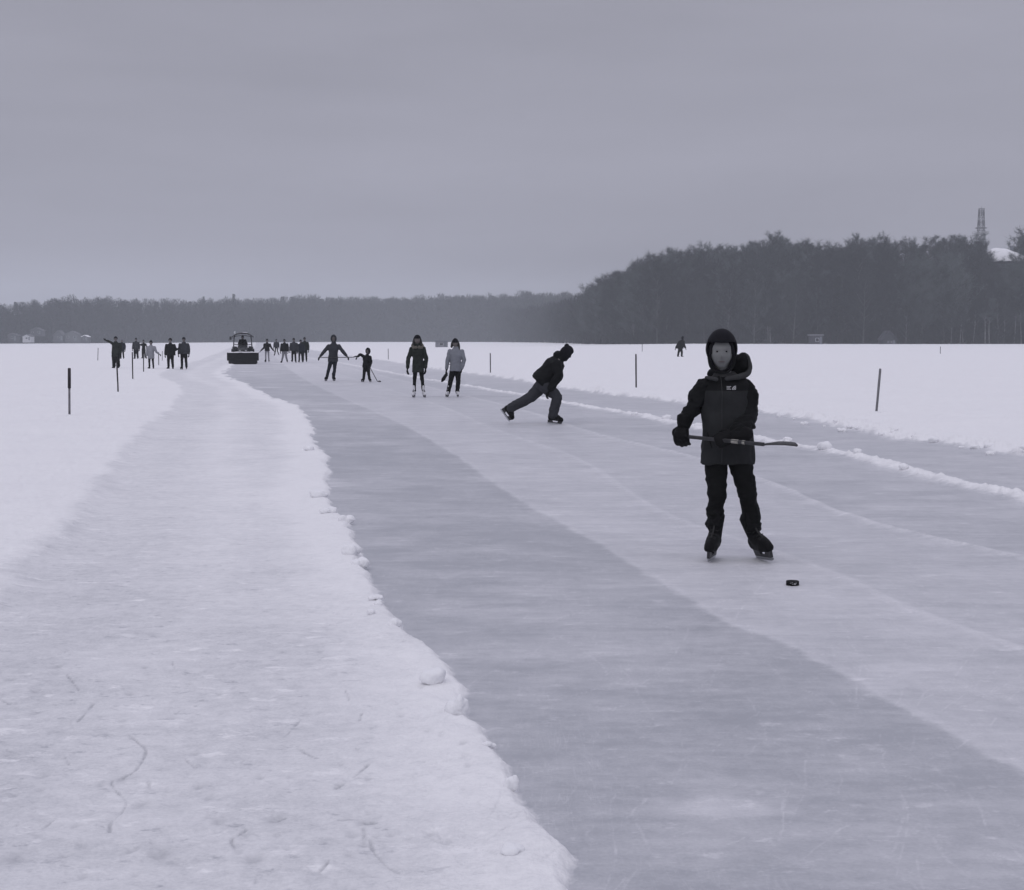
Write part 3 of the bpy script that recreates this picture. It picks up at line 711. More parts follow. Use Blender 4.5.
# ---- the mid-distance skaters
gY = G(555, 424).y
person(555, 424, 1.72, 'skater in black hooded jacket leaning far forward, pushing off with one leg stretched behind', fd=(1, -.05, -.62), vox=.010, hat='hood', hatm=KNIT, pom=True, hood='hump', jacket=BLACK, trous=GTR, hem=.47, bulk=1.42, legw=1.2,
       J=dict(head=(566.3, 353.2, 0), neck=(560.5, 359.0, 0), sl=(556.5, 362.5, -.19), sr=(558.5, 362, .19), pel=(541.5, 380.0, 0), hpl=(541.5, 382.5, -.09), hpr=(544.5, 383, .10),
              el=(558.5, 376, -.24), hl=(550.5, 389.0, -.20), er=(556, 374, .22), hr=(549.5, 383, .24), kl=(557.0, 397, -.10), al=(553.2, 414.0, -.06), gl=(552.0, 424.0, -.06),
              kr=(530.5, 397.2, .12), ar=(511.5, 407.5, .16), gr=(503.0, 413.5, .16)), toes={'l': Vector((1, -.1, 0)), 'r': Vector((.45, 0, -1))})
person(418, 397.5, 1.68, 'woman skater in dark hooded parka with pale fur collar, white skates and long dark hair', fd=(.05, -1, 0), vox=.010, jacket=OLIVE, hat='trapper', hatm=KNIT, hair=True, white=True, fur=True, hem=.40, wide=.92, legw=.72,
       J=dict(head=(417.3, 340.2), neck=(417.5, 345.2), sl=(412.2, 347.6), sr=(423.2, 347.6), el=(408.3, 359), er=(426.2, 359), hl=(407.6, 367.5, -.05), hr=(425.6, 367.5, -.05), pel=(418, 366), hpl=(415.5, 368), hpr=(420.8, 368),
              kl=(414.6, 380), kr=(422.2, 380), al=(414.2, 391.5), ar=(423.6, 391.5), gl=(414.3, 397.6), gr=(424.3, 397.6)))
person(453, 397, 1.62, 'woman skater in light grey jacket and black trousers with dark hair falling over one shoulder', fd=(-.05, -1, -.15), vox=.010, jacket=GREY2, hat='beanie', hatm=KNIT, hair='side', white=True, hem=.45, wide=.95, legw=.95, bulk=1.02,
       J=dict(head=(455.3, 343.3), neck=(456, 348.5), sl=(450.3, 350.2), sr=(461.8, 350.2), el=(447.6, 360.5), er=(464.0, 360.5), hl=(446.6, 369), hr=(461.8, 368.5), pel=(455.5, 368), hpl=(452.8, 369.5), hpr=(458, 369.5),
              kl=(450.8, 381), kr=(458.2, 381), al=(448.3, 391.5), ar=(457.4, 391.5), gl=(447.4, 397), gr=(457.6, 397)))
y4 = G(453, 397).y
bm = bmesh.new(); tube(bm, [P(447.0, 373.4, y4-.08), P(445.5, 375.8, y4-.09), P(443.4, 379, y4-.1), P(441.9, 381.4, y4-.1)], [.03, .045, .05, .03], n=14, sub=2)
b4 = P(444, 378, y4); me = remesh(bm, .009, 2, wr=.006, wf=(20, 20, 20), off=b4); me.materials.append(BLACK)
o = link('mitten_bundle', me); o.location = b4; tag(o, 'dark rolled bundle hanging from the hand of the skater in light grey', 'bundle')
r5, Q5 = person(331, 381, 1.76, 'tall skater in dark grey jacket, arms spread low, gripping a stick held sideways', fd=(.1, -1, -.05), vox=.011, jacket=GREY1, trous=NAVY, hat='hood', hatm=GREY1, hem=.45, legw=.85, wide=.95, bulk=1.12,
       J=dict(head=(333.6, 338.6), neck=(333.6, 343.2), sl=(329.0, 345.4), sr=(338.4, 345.4), el=(324.6, 351), er=(342.6, 351), hl=(320.6, 355.8, -.1), hr=(346.4, 355.6, -.1), pel=(333, 359.3), hpl=(330.9, 361), hpr=(335.1, 361),
              kl=(328.8, 369), kr=(334.6, 369), al=(326.9, 376.8), ar=(333.5, 377), gl=(326.2, 381), gr=(333.6, 381.2)), toes={'l': Vector((-.2, -1, 0)), 'r': Vector((.45, -1, 0))})
r6, Q6 = person(366.5, 382, 1.28, 'child skater in dark clothes reaching one arm out towards the tall skater', fd=(-.3, -1, -.1), vox=.010, jacket=BLACK, trous=TROUS, hat='hood', hatm=KNIT, hem=.46, legw=1.0, bulk=1.22, cat='child',
       J=dict(head=(368.0, 351.0), neck=(367.3, 355), sl=(363.8, 356.4), sr=(370.0, 356.4), el=(360.2, 354.2, -.05), er=(371.0, 362), hl=(358.0, 356.4, -.08), hr=(369.6, 367.2, -.1), pel=(366.6, 366), hpl=(365, 367), hpr=(368, 367),
              kl=(364.2, 373), kr=(368.6, 373), al=(363.6, 378.6), ar=(369.4, 378.4), gl=(363.0, 382), gr=(370.2, 382)), toes={'l': Vector((-.5, -1, 0)), 'r': Vector((.5, -1, 0))})

def stick(p0, p1, tip, updir, label, group=None, th=.028, tapes=None, bh=.06, curve_=0.02):
    """p0 butt, p1 heel of the blade, tip end of the blade"""
    root = empty('hockey_stick', p1, label, 'hockey stick', group); B = p1
    d = (p1-p0).normalized(); u, v = ring_frame(d, Vector(updir)); L = (p1-p0).length
    bm = bmesh.new(); n = 14; prev = None
    for i in range(n+1):
        c = p0 + d*L*i/n; a_ = th*.5; b_ = th*.36
        vs = [bm.verts.new(c + u*x*a_ + v*y*b_) for x, y in ((-1, -.7), (-.8, -1), (.8, -1), (1, -.7), (1, .7), (.8, 1), (-.8, 1), (-1, .7))]
        if prev:
            for k in range(8): bm.faces.new((prev[k], prev[(k+1) % 8], vs[(k+1) % 8], vs[k]))
        else: bm.faces.new(vs[::-1])
        prev = vs
    bm.faces.new(prev); obm('shaft', bm, WOOD, root, B, smooth=False)
    bm = bmesh.new(); e = (tip-p1); el = e.length; e.normalize(); w = Vector(updir); w = (w-e*w.dot(e)).normalized(); tn = e.cross(w)
    rings = []
    for i in range(9):
        t = i/8; h = bh*.5*(.35+.65*min(1, t*2.5)) if t < .85 else bh*.5*(1-.6*(t-.85)/.15)
        rings.append((p1+e*el*t + tn*curve_*t*t + w*(h-.012), w*h, tn*.006))
    loft(bm, rings, 12); obm('blade', bm, WOOD, root, B)
    for (t0, t1) in (tapes or []):
        bm = bmesh.new(); tube(bm, [p0+d*L*t0, p0+d*L*t1], [th*.62, th*.62], n=12, flat=.8, caps=False); obm('tape', bm, TAPE, root, B)
    return root
Y5 = G(331, 381).y
stick(P(318.8, 357.5, Y5-.13), P(352.5, 357.3, Y5-.15), P(359.0, 356.3, Y5-.10), (0, -.1, 1), 'hockey stick held level across the tall skater, reaching to the child', th=.032, bh=.05)
Y6 = G(366.5, 382).y
stick(P(369.4, 366.5, Y6-.12), P(377.4, 381.3, Y6-.10), P(381.2, 381.9, Y6-.12), (0, .1, 1), 'hockey stick pointing down to the ice beside the child skater', th=.03, bh=.05)

# ---- far people
fars = 'skaters far down the track'
def far(px, py, top, label, **k):
    k['bulk'] = k.get('bulk', 1.0)*1.16
    g = G(px, py); H = (py-top)*g.y/F*1.01
    k.setdefault('hatm', KNIT)
    return person(px, py, H, label, fars, vox=.02, **k)
far(116.2, 369.3, 337.0, 'figure in long dark coat pointing with outstretched arm at the far left', jacket=OLIVE, wide=1.2, hem=.36, legw=1.4, hat='trapper', J=dict(el=(110.5, 342.2), hl=(106.3, 340.4)))
far(122.2, 359.5, 339.5, 'figure with pale hat standing just behind the pointing figure', jacket=NAVY, hatm=GREY2, hem=.36, wide=1.05)
far(136.3, 359.6, 338.2, 'broad dark figure behind a thin stake, left of its slimmer companion', jacket=GREY1, trous=BLACK, legw=1.2, hem=.42)
far(143.8, 359.0, 340.0, 'slim dark figure with an arm on the broad figure to its left', jacket=BLACK, hem=.45, bulk=.85, J=dict(el=(141.2, 345.5), hl=(139.3, 344.0)))
far(151.4, 369.7, 341.0, 'skater in pale grey coat with one arm held out to a thin pole', jacket=GREY3, hem=.36, legw=.9, hat='beanie', J=dict(er=(156.4, 352), hr=(158.6, 353.6)))
far(170.7, 370.0, 338.6, 'stout skater in black jacket left of the pair near the snow machine', jacket=BLACK, wide=1.25, bulk=1.15, hem=.44, hat='trapper', J=dict(hr=(177.5, 349)))
far(184.2, 369.8, 337.6, 'skater in grey jacket right of the pair near the snow machine', jacket=GREY1, wide=1.05, bulk=1.1, hem=.46)
far(267.3, 362.3, 339.3, 'skater in pale trousers, arms stretched low to the sides, beside the snow machine', jacket=BLACK, trous=LTR, hem=.47, legw=.8, J=dict(el=(263.8, 347.8), hl=(261, 350.6), er=(271.2, 347.5), hr=(273.7, 350.6)))
far(276.5, 355.8, 339.3, 'distant skater striding with legs apart behind the arms-out skater', jacket=GREY1, hem=.48, legw=.8, J=dict(gl=(274.4, 355.6), gr=(279, 355.4), al=(274.8, 353.8), ar=(278.5, 353.7)))
far(284.6, 362.8, 339.4, 'skater in black jacket and pale trousers with legs spread at the left of the group', jacket=BLACK, trous=LTR, hem=.46, wide=1.15, bulk=1.12, J=dict(gl=(281.4, 363), al=(282, 360.4), gr=(287.6, 362.6), ar=(287.0, 360.2)))
far(294.0, 362.8, 338.4, 'skater in dark grey jacket in the middle of the group', jacket=GREY1, hem=.46, J=dict(gl=(292.2, 362), gr=(296.2, 363.2), ar=(295.6, 360.6)))
far(300.8, 362.4, 340.0, 'shorter dark skater close beside the taller one at the right of the group', jacket=NAVY, hem=.45)
far(304.8, 362.2, 337.6, 'taller dark skater at the right end of the group', jacket=OLIVE, hem=.45, bulk=1.05)
far(680.0, 357.4, 335.8, 'lone dark figure leaning as it walks across the far right snow field', jacket=BLACK, hem=.45, fd=(1, -.6, 0), hat='hood', skates=False, bulk=1.35,
    J=dict(head=(682.8, 338.0), neck=(682, 340), sl=(679.6, 341.6), sr=(683, 341.6), el=(677.3, 345.4), hl=(675.9, 348), er=(684.2, 345.2), hr=(685.4, 347.8), pel=(680.3, 347.6), hpl=(679.5, 348.5), hpr=(681, 348.5), kl=(678.6, 352.6), kr=(681.9, 352.4), gl=(677.6, 357.4), al=(677.9, 355.9), gr=(681.4, 357.2), ar=(681.7, 355.7)))

# ------------------------------------------------------------------ the boy in front
def boy():
    b = G(733, 559.5); b.z = 0; Y0 = b.y; B = b
    root = empty('person', b, 'boy in black jacket with charcoal panel and helmet, holding a hockey stick across his waist', 'boy')
    p = lambda x, y, d=0: P(x, y, Y0+d)
    fdv = Vector((-.12, -1, -.05)); R = frame(fdv)
    hc = p(721.6, 352.3, -.03)
    X = Vector((1, 0, 0)); Yv = Vector((0, 1, 0))
    # body
    bm = bmesh.new(); head_bm(bm, hc, R, 1.0)
    tube(bm, [hc-Vector((0, -.01, .05)), p(724, 375), p(725, 386)], [.05, .052, .06], n=14)
    loft(bm, [(p(727, 458), X*.11, Yv*.08), (p(727, 440), X*.13, Yv*.09), (p(726, 415), X*.115, Yv*.08), (p(725, 395), X*.13, Yv*.09), (p(724.5, 381), X*.10, Yv*.06)], 18)
    tube(bm, [p(705, 386), p(692, 410, .02), p(683, 427, 0)], [.042, .032, .02], n=12, sub=3)
    tube(bm, [p(745, 386), p(750, 414, .02), p(733, 436, -.2)], [.042, .036, .026], n=12, sub=3)
    for pts in ([(682.5, 428, 0), (681, 436, -.02)], [(733, 436, -.2), (728, 439.5, -.225)]):
        tube(bm, [p(*q) for q in pts], [.02, .015], n=10)
    for l in ([(717, 455), (716.5, 492, -.03), (715, 532)], [(738, 455), (747, 492, -.03), (752.5, 532)]):
        tube(bm, [p(*q) for q in l], [.05, .036, .020], n=14, sub=3)
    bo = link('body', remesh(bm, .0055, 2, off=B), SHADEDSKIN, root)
    for sx in (-1, 1):
        bm = bmesh.new(); ellipsoid(bm, hc + R @ Vector((sx*.030, .0735, .010)), (.012, .008, .0055), R, 16, 10); e = obm('eye', bm, EYEM, root, B)
        bm = bmesh.new(); ellipsoid(bm, hc + R @ Vector((sx*.030, .0808, .010)), (.0062, .0020, .0052), R, 12, 8); obm('iris', bm, RUB, e, B)
    bm = bmesh.new()
    tube(bm, [hc + R @ Vector((x, .0865-.10*x*x*8, -.055-abs(x)*.12)) for x in (-.021, -.01, 0, .01, .021)], [.002, .004, .005, .004, .002], n=8, flat=.7); obm('mouth', bm, LIP, root, B)
    # balaclava with an oval face opening, helmet over it
    me = shell_me(hc+R @ Vector((0, -.004, -.012)), R, .088, .104, .132, lambda x, y, z: not (y > 0 and (x/.073)**2+((z+.002)/.106)**2 < 1) and z > -.130, taper=.10, base=B, th=.012)
    link('balaclava', me, KNIT, root)
    def kh(x, y, z):
        if y > .03: return z > .055
        if y > -.02: return z > -.075
        return z > -.045
    me = shell_me(hc+R @ Vector((0, -.008, .016)), R, .105, .125, .140, kh, taper=.3, base=B, th=.016)
    h = link('helmet', me, HELM, root)
    bm = bmesh.new()
    for sx in (-1, 1):
        tube(bm, [hc + R @ Vector(q) for q in ((sx*.085, .035, -.03), (sx*.074, .055, -.085), (sx*.045, .072, -.120), (0, .082, -.130))], [.008]*4, n=8, flat=.5, sub=3)
    obm('chin_strap', bm, BLACK, h, B)
    # jacket torso
    bm = bmesh.new()
    rows = [(464, 699.2, 754.2, .115, .0), (455, 699.4, 754.2, .120, 0), (440, 700.5, 753.6, .125, 0), (422, 701.8, 751.8, .122, 0), (405, 702.5, 750.5, .12, 0), (393, 702.0, 750.5, .12, 0), (385, 701.5, 750, .11, .0), (379.5, 704.5, 746.5, .085, .0), (376, 711, 739, .07, 0), (371.5, 713.5, 735.5, .062, -.01)]
    rg = []
    for y, xl, xr, dd, dz in rows:
        c = p((xl+xr)/2, y, dz); rg.append((c, X*((xr-xl)/2*Y0/F), Yv*dd))
    loft(bm, rg, 28)
    me = remesh(bm, .007, 3, wr=.015, wf=(10, 10, 6), seed=2, off=B)
    me.materials.append(BLACK); me.materials.append(PANEL); me.materials.append(RIM)
    zy = (p(0, 390.5) - B).z; zc = (p(0, 376.5)-B).z
    for f in me.polygons:
        z = f.center.z; f.material_index = 1 if z < zy else (2 if z > zc else 0)
    # hollow hem underneath stays closed; centre zip
    jk = link('jacket', me, None, root)
    def front(px, py, extra=.004):     # point on the jacket front
        q = p(px, py); o = q - B
        hit = jk_bvh.ray_cast(Vector((o.x, -1, o.z)), Vector((0, 1, 0)))
        return (hit[0] + Vector((0, -extra, 0)) + B) if hit[0] else p(px, py, -.125)
    from mathutils.bvhtree import BVHTree
    bb = bmesh.new(); bb.from_mesh(me); jk_bvh = BVHTree.FromBMesh(bb); bb.free()
    bm = bmesh.new(); tube(bm, [front(719.5, y) for y in range(377, 463, 3)], [.0022]*len(range(377, 463, 3)), n=6, flat=.8); obm('zip', bm, RIM, jk, B)
    for sx, (x0, y0, x1, y1) in enumerate([(706, 432, 710, 447), (741, 430, 737, 440)]):
        bm = bmesh.new(); tube(bm, [front(x0+(x1-x0)*t/5, y0+(y1-y0)*t/5, .002) for t in range(6)], [.0035]*6, n=6, flat=.5); obm('pocket_flap', bm, BLACK, jk, B)
    # chest emblem: small white quarter dome with two dark arcs and short lettering strokes beside it
    bm = bmesh.new(); c0 = front(733.6, 389.3, .0)
    for (ra, rb) in ((.004, .009), (.0125, .0175), (.021, .026)):
        n = 14; pr = None
        for i in range(n+1):
            a_ = math.pi/2*i/n
            vs = [bm.verts.new(c0 + Vector((-math.cos(a_)*r_, d_, math.sin(a_)*r_))) for r_ in (ra, rb) for d_ in (-.006, .010)]
            if pr:
                for q in ((0, 1, 3, 2),):
                    pass
                for i0, i1 in ((0, 1), (1, 3), (3, 2), (2, 0)): bm.faces.new((pr[i0], pr[i1], vs[i1], vs[i0]))
            pr = vs
    for j in range(3):
        for i in range(4-(j == 1)):
            box(bm, c0 + Vector((-.058+i*.0075, -.001, .004+j*.0085)), (.0048, .012, .0055))
    obm('emblem', bm, EMBLEM, jk, B, smooth=False)
    # sleeves
    for pts, rad, sd in (([(707, 385.5), (699.5, 397, .01), (692.5, 409.5, .01), (687.5, 417, .0), (683.6, 425, -.01)], [.068, .068, .058, .050, .044], 3),
                         ([(742.8, 386), (747.6, 398, .0), (748.4, 412, -.02), (745.0, 423, -.08), (738, 431.5, -.16), (733, 436, -.20)], [.068, .069, .068, .064, .058, .048], 8)):
        bm = bmesh.new(); tube(bm, [p(*q) for q in pts], rad, n=18, sub=4)
        link('sleeve', remesh(bm, .0065, 3, wr=.014, wf=(14, 14, 22), seed=sd, off=B), BLACK, jk)
    # hood lying behind the neck with its grey rim
    bm = bmesh.new()
    ellipsoid(bm, p(737.5, 366.5, .09), (.088, .085, .085)); ellipsoid(bm, p(742.5, 364, .06), (.052, .07, .072)); ellipsoid(bm, p(722, 373, .11), (.10, .06, .045))
    hd = link('hood', remesh(bm, .007, 4, wr=.012, wf=(12, 12, 12), seed=4, off=B), BLACK, jk)
    bm = bmesh.new(); tube(bm, [p(726, 379, -.10), p(734, 377.5, -.085), p(742, 376, -.05), p(748, 373, -.015), p(750.2, 366, .0), p(748.5, 357.5, .02), p(744.5, 353.0, .05)], [.014, .018, .021, .020, .016, .012, .008], n=12, sub=3)
    tube(bm, [p(717, 379.5, -.10), p(711, 378, -.08), p(706, 377.5, -.03)], [.013, .014, .012], n=12, sub=3)
    link('hood_rim', remesh(bm, .005, 2, wr=.003, wf=(20, 20, 20), off=B), RIM, hd)
    # trousers
    bm = bmesh.new()
    loft(bm, [(p(728.5, 463.5), X*.115, Yv*.085), (p(728, 452), X*.15, Yv*.10), (p(727, 436), X*.14, Yv*.095)], 20)
    tube(bm, [p(716.2, 458), p(716.2, 474, -.01), p(717.0, 491, -.03), p(716.0, 500, -.02), p(715.3, 507, -.0), p(715.0, 513.5, .0), p(714.8, 517, 0), p(714.6, 521, 0)], [.076, .073, .067, .058, .054, .064, .055, .052], n=20, sub=3)
    tube(bm, [p(739.5, 458), p(743, 474, -.01), p(746.8, 491, -.03), p(748.4, 500, -.02), p(750.3, 509, -.0), p(751.3, 516.5, .0), p(751.8, 521, 0), p(752.2, 525, 0)], [.080, .075, .066, .060, .060, .066, .060, .054], n=20, sub=3)
    link('trousers', remesh(bm, .007, 3, wr=.009, wf=(12, 12, 20), seed=9, off=B), TROUS, root)
    # ankle wraps over the skate tops
    for x, y, sd in ((714.8, 524.5, 1), (752.8, 527.5, 2)):
        bm = bmesh.new(); tube(bm, [p(x, y-4.5), p(x, y), p(x+(.5 if sd == 2 else -.2), y+4)], [.056, .065, .050], n=16, sub=2)
        link('ankle_wrap', remesh(bm, .006, 2, wr=.012, wf=(18, 18, 34), seed=sd, off=B), BLACK, root)
    gl = p(712.6, 559.3, 0); gl.z = .002; gr = p(762.5, 559.3, 0); gr.z = .002
    skate(root, gl, p(715.0, 533), (-.32, -1, 0), 1.07, False, B)
    skate(root, gr, p(753.8, 533), (.27, -1, 0), 1.07, False, B)
    # stick and gloved hands
    p0 = p(676.8, 435.6, .02); p1 = p(764.0, 444.4, -.455); hR = p(724.5, 441.0, -.245)
    d = (p1-p0).normalized()
    place_glove(root, p(683.2, 426.5, -.01), (p(680.4, 442, -.03)-p(683.2, 426.5, -.01)), Vector((-.45, -1, 0)), B, (.86, 1.22, 1.7), mirror=True, mesh=GL_G2)
    place_glove(root, p(734.2, 437.0, -.212), Vector((-1, -.10, -.22)), Vector((0, -1, .25)), B, 1.2, mirror=True, mesh=GL_G)
    stick(p0, p1, p(796.5, 442.6, -.60), Vector((.15, .95, .28)), 'dark hockey stick with pale tape, held level by the boy at his waist', th=.022, tapes=[(.64, .715), (.76, .79)], bh=.055, curve_=-.020)
GL_G2 = glove_proto(.42, th=1.25)
boy()

# ------------------------------------------------------------------ marker stakes
def stake(bx, by, tx, ty, label, group=None, r=.018, two=False, vert=0):
    b = G(bx, by); b.z = ground_z(b.x, b.y); b2 = P(bx, by, b.y)
    t = P(tx, ty, b.y); ax = t-b; n = 8
    bm = bmesh.new()
    m = ax*.55 if two else ax
    def seg(p_, q_, r0, r1, mt):
        nonlocal bm
    pts = [Vector((0, 0, -.12))] + [ax*t_ + Vector((random.uniform(-1, 1), 0, 0))*.002 for t_ in (0, .3, .6, .9, .985)] + [ax]
    if two:
        tube(bm, [Vector((0, 0, -.12)), ax*.3, ax*.58], [r, r*.95, r*.95], n=10, caps=False)
        o = obm('marker_stake', bm, POSTL)
        bm = bmesh.new(); tube(bm, [ax*.575, ax*.8, ax*.985, ax], [r*1.35, r*1.35, r*1.3, r*1.0], n=10, caps=False); obm('dark_sleeve', bm, POSTD, o)
    else:
        tube(bm, pts, [r, r, r*.97, r*1.03, r, r*.96, r*.7], n=10, caps=False)
        o = obm('marker_stake', bm, POSTD)
    o.location = b
    tag(o, label, 'stake', group or 'marker stakes along the skating track')
    # small collar of snow at the foot
    bm = bmesh.new(); ellipsoid(bm, Vector((0, 0, 0)), (r*3.5, r*3.0, r*1.0), seg=14, ring=8); obm('snow_collar', bm, SNOWM, o)
    return o
stake(69.5, 419.5, 69.3, 368, 'thick stake with dark upper half and pale lower half, nearest on the left snow', r=.022, two=True)
stake(118.2, 395, 116.8, 361, 'thin dark stake in the snow below the pointing figure', r=.020)
stake(132.8, 381.5, 132.4, 352, 'thin stake below the broad dark figure at left', r=.022)
stake(143.6, 373.5, 143.5, 350, 'thin stake below the slim figure at left', r=.022)
stake(97.8, 361.5, 98.1, 347.8, 'faint far stake at the left edge, beside the pointing hand', r=.022)
stake(158.8, 366.5, 158.5, 352, 'thin pole touched by the skater in pale grey coat', r=.022)
stake(162.3, 362, 162.3, 351, 'faint thin pole right of the pale grey coat', r=.018)
stake(388.3, 360.5, 388.2, 348.6, 'short far stake left of the woman in the fur collar parka', r=.022)
stake(490.4, 374.2, 490.3, 353, 'dark stake between the light grey jacket and the bending skater', r=.022)
stake(636.2, 391.2, 635.9, 354, 'tall thin dark stake right of the bending skater', r=.022)
stake(642.2, 352.5, 642.2, 343.2, 'tiny far stake behind the tall thin stake', r=.03)
stake(876.4, 414.5, 880.3, 368.5, 'grey stake leaning right in the ploughed snow', r=.024)
bpy.data.objects[[o.name for o in bpy.data.objects if o.get('label') == 'grey stake leaning right in the ploughed snow'][0]].data.materials[0] = mat('bleached_stake', (0.17, 0.17, 0.18), .85, .4, 60)
stake(940.3, 355, 940.4, 346.5, 'tiny far stake on the right snow field', r=.03)

# ------------------------------------------------------------------ snow clearing machine
def machine():
    b = G(243, 364.2); Yb = b.y; k = Yb/F     # metres per pixel
    root = empty('snow_machine', b, 'dark compact tractor with wide front snow pusher and open canopy cab facing the camera', 'tractor')
    RZ = -math.atan2(b.x, b.y); root.rotation_euler = (0, 0, RZ); RM = Matrix.Rotation(RZ, 3, 'Z')
    def part(name, f, m, smooth=False, parent=root):
        bm = bmesh.new(); f(bm); return obm(name, bm, m, parent, None, smooth)
    # pusher box
    def fpush(bm):
        # curved blade profile extruded across
        prof = [(-.02, .03), (.03, .10), (.05, .35), (.02, .60), (-.05, .70), (-.09, .70), (-.02, .35), (-.05, .05)]
        n = len(prof); L_ = [bm.verts.new((-.84, -.15+y, z)) for y, z in prof]; R_ = [bm.verts.new((.84, -.15+y, z)) for y, z in prof]
        bm.faces.new(L_); bm.faces.new(R_[::-1])
        for i in range(n): bm.faces.new((L_[i], R_[i], R_[(i+1) % n], L_[(i+1) % n]))
        for sx in (-1, 1):
            box(bm, Vector((sx*.90, -.15, .47)), (.12, .10, .50), bev=.02)
            box(bm, Vector((sx*.86, -.02, .36)), (.03, .34, .60), bev=.01)
        bmesh.ops.recalc_face_normals(bm, faces=bm.faces)
    pu = part('snow_pusher', fpush, RUB)
    part('rubber_edge', lambda bm: box(bm, Vector((0, -.17, .035)), (1.60, .03, .07), bev=.008), RUB, parent=pu)
    def fsn(bm):
        tube(bm, [(-.93, -.17, .735)] + [(-.85+i*.155, -.19, .725+random.uniform(-.012, .012)) for i in range(12)] + [(.93, -.17, .73)], [.03]+[random.uniform(.032, .05) for i in range(12)]+[.03], n=10, sub=3)
    part('snow_cap', fsn, SNOWM, True, pu)
    def farm(bm):
        for sx in (-1, 1): box(bm, Vector((sx*.35, .25, .38)), (.08, .8, .12), Matrix.Rotation(.12, 3, 'X'), bev=.015)
        box(bm, Vector((0, .02, .42)), (.9, .1, .3), bev=.02)
    part('lift_arm', farm, PAINTB)
    # bonnet
    def fh(bm):
        loft(bm, [(Vector((0, .25, .72)), Vector((.27, 0, 0)), Vector((0, 0, .20))), (Vector((0, .35, .78)), Vector((.31, 0, 0)), Vector((0, 0, .24))), (Vector((0, 1.0, .86)), Vector((.33, 0, 0)), Vector((0, 0, .27))), (Vector((0, 1.35, .88)), Vector((.34, 0, 0)), Vector((0, 0, .27)))], 16)
    hd = part('bonnet', fh, PAINTB, True)
    for sx in (-1, 1):
        part('headlight', lambda bm: ellipsoid(bm, Vector((sx*.18, .24, .82)), (.06, .03, .05)), mat('lamp_glass', (.35, .36, .38), .15), True, hd)
    part('grille', lambda bm: [box(bm, Vector((0, .235, .64+i*.035)), (.34, .02, .015)) for i in range(6)], RUB, False, hd)
    def wheel(x, y, r, w):
        bm = bmesh.new(); n = 28; prev = None; first = None
        prof = [(-w*.5, r*.62), (-w*.5, r*.93), (-w*.38, r), (w*.38, r), (w*.5, r*.93), (w*.5, r*.62)]
        for px_, rr_ in prof:
            vs = [bm.verts.new((x+px_, y+math.cos(2*math.pi*i/n)*rr_, r+math.sin(2*math.pi*i/n)*rr_)) for i in range(n)]
            if prev:
                for i in range(n): bm.faces.new((prev[i], prev[(i+1) % n], vs[(i+1) % n], vs[i]))
            prev = vs
        for i in range(16):
            a_ = 2*math.pi*i/16; box(bm, Vector((x, y+math.cos(a_)*r, r+math.sin(a_)*r)), (w*.9, .04, .04), Matrix.Rotation(a_, 3, 'X'))
        o_ = obm('wheel', bm, RUB, root, None, False)
        bm = bmesh.new(); tube(bm, [(x-w*.3, y, r), (x+w*.3, y, r)], [r*.64, r*.64], n=20, hint=Vector((0, 0, 1))); obm('rim', bm, PAINTB, o_, None, True)
    for sx in (-1, 1): wheel(sx*.50, .62, .33, .22); wheel(sx*.56, 1.75, .46, .30)
    # chassis, mudguards, seat
    part('chassis', lambda bm: (box(bm, Vector((0, 1.1, .48)), (.5, 1.8, .24), bev=.03), box(bm, Vector((0, 1.75, .95)), (.86, .75, .10), bev=.03), box(bm, Vector((0, 1.5, .78)), (1.0, .5, .25), bev=.04)), PAINTB)
    for sx in (-1, 1):
        part('mudguard', lambda bm: tube(bm, [(sx*.50, 1.25, .85), (sx*.50, 1.45, 1.0), (sx*.50, 1.8, 1.05), (sx*.50, 2.1, .92)], [.14, .15, .15, .13], n=12, flat=.25, hint=Vector((1, 0, 0)).cross(Vector((0, 0, 1))), sub=3), PAINTB, True)
    part('seat', lambda bm: (box(bm, Vector((0, 1.75, 1.05)), (.46, .42, .12), bev=.04), box(bm, Vector((0, 1.95, 1.3)), (.44, .10, .45), bev=.04)), RUB, True)
    part('steering_wheel', lambda bm: tube(bm, [(math.cos(i*math.pi/8)*.17, 1.33+math.sin(i*math.pi/8)*.06, 1.20+math.sin(i*math.pi/8)*.16) for i in range(17)], [.015]*17, n=6, caps=False), RUB, True)
    # cab frame (four posts, windscreen hoops) and arched canopy
    for sx in (-1, 1):
        for y in (1.15, 2.15):
            part('cab_post', lambda bm: tube(bm, [(sx*.56, y, .85), (sx*.55, y, 1.3), (sx*.50, y+(.03 if y < 1.5 else -.03), 1.80)], [.035, .032, .032], n=8, sub=2), PAINTB, True)
    def fcross(bm):
        tube(bm, [(-.54, 1.15, 1.22), (-.2, 1.13, 1.17), (.2, 1.13, 1.17), (.54, 1.15, 1.22)], [.022]*4, n=8, sub=3)
        tube(bm, [(-.5, 1.16, 1.70), (0, 1.15, 1.76), (.5, 1.16, 1.70)], [.02]*3, n=8, sub=3)
        tube(bm, [(0, 1.15, 1.76), (0, 1.15, 1.66)], [.012]*2, n=6)
    part('windscreen_frame', fcross, PAINTB, True)
    def fcan(bm):
        rg = []
        for i in range(9):
            t = -1+2*i/8; z = 1.90-.24*abs(t)**2.6
            rg.append((Vector((t*.66, 1.62, z)), Vector((0, .68, 0)), Vector((0, 0, .060*(1-.3*abs(t))))))
        loft(bm, rg, 14)
    ca = part('canopy', fcan, PAINTB, True)
    part('snow_layer', lambda bm: loft(bm, [(Vector((t, 1.62, 1.945-.05*abs(t/.55)**2.4)), Vector((0, .45, 0)), Vector((0, 0, .02))) for t in (.0, .1, .2, .3)], 12), SNOWM, True, ca)
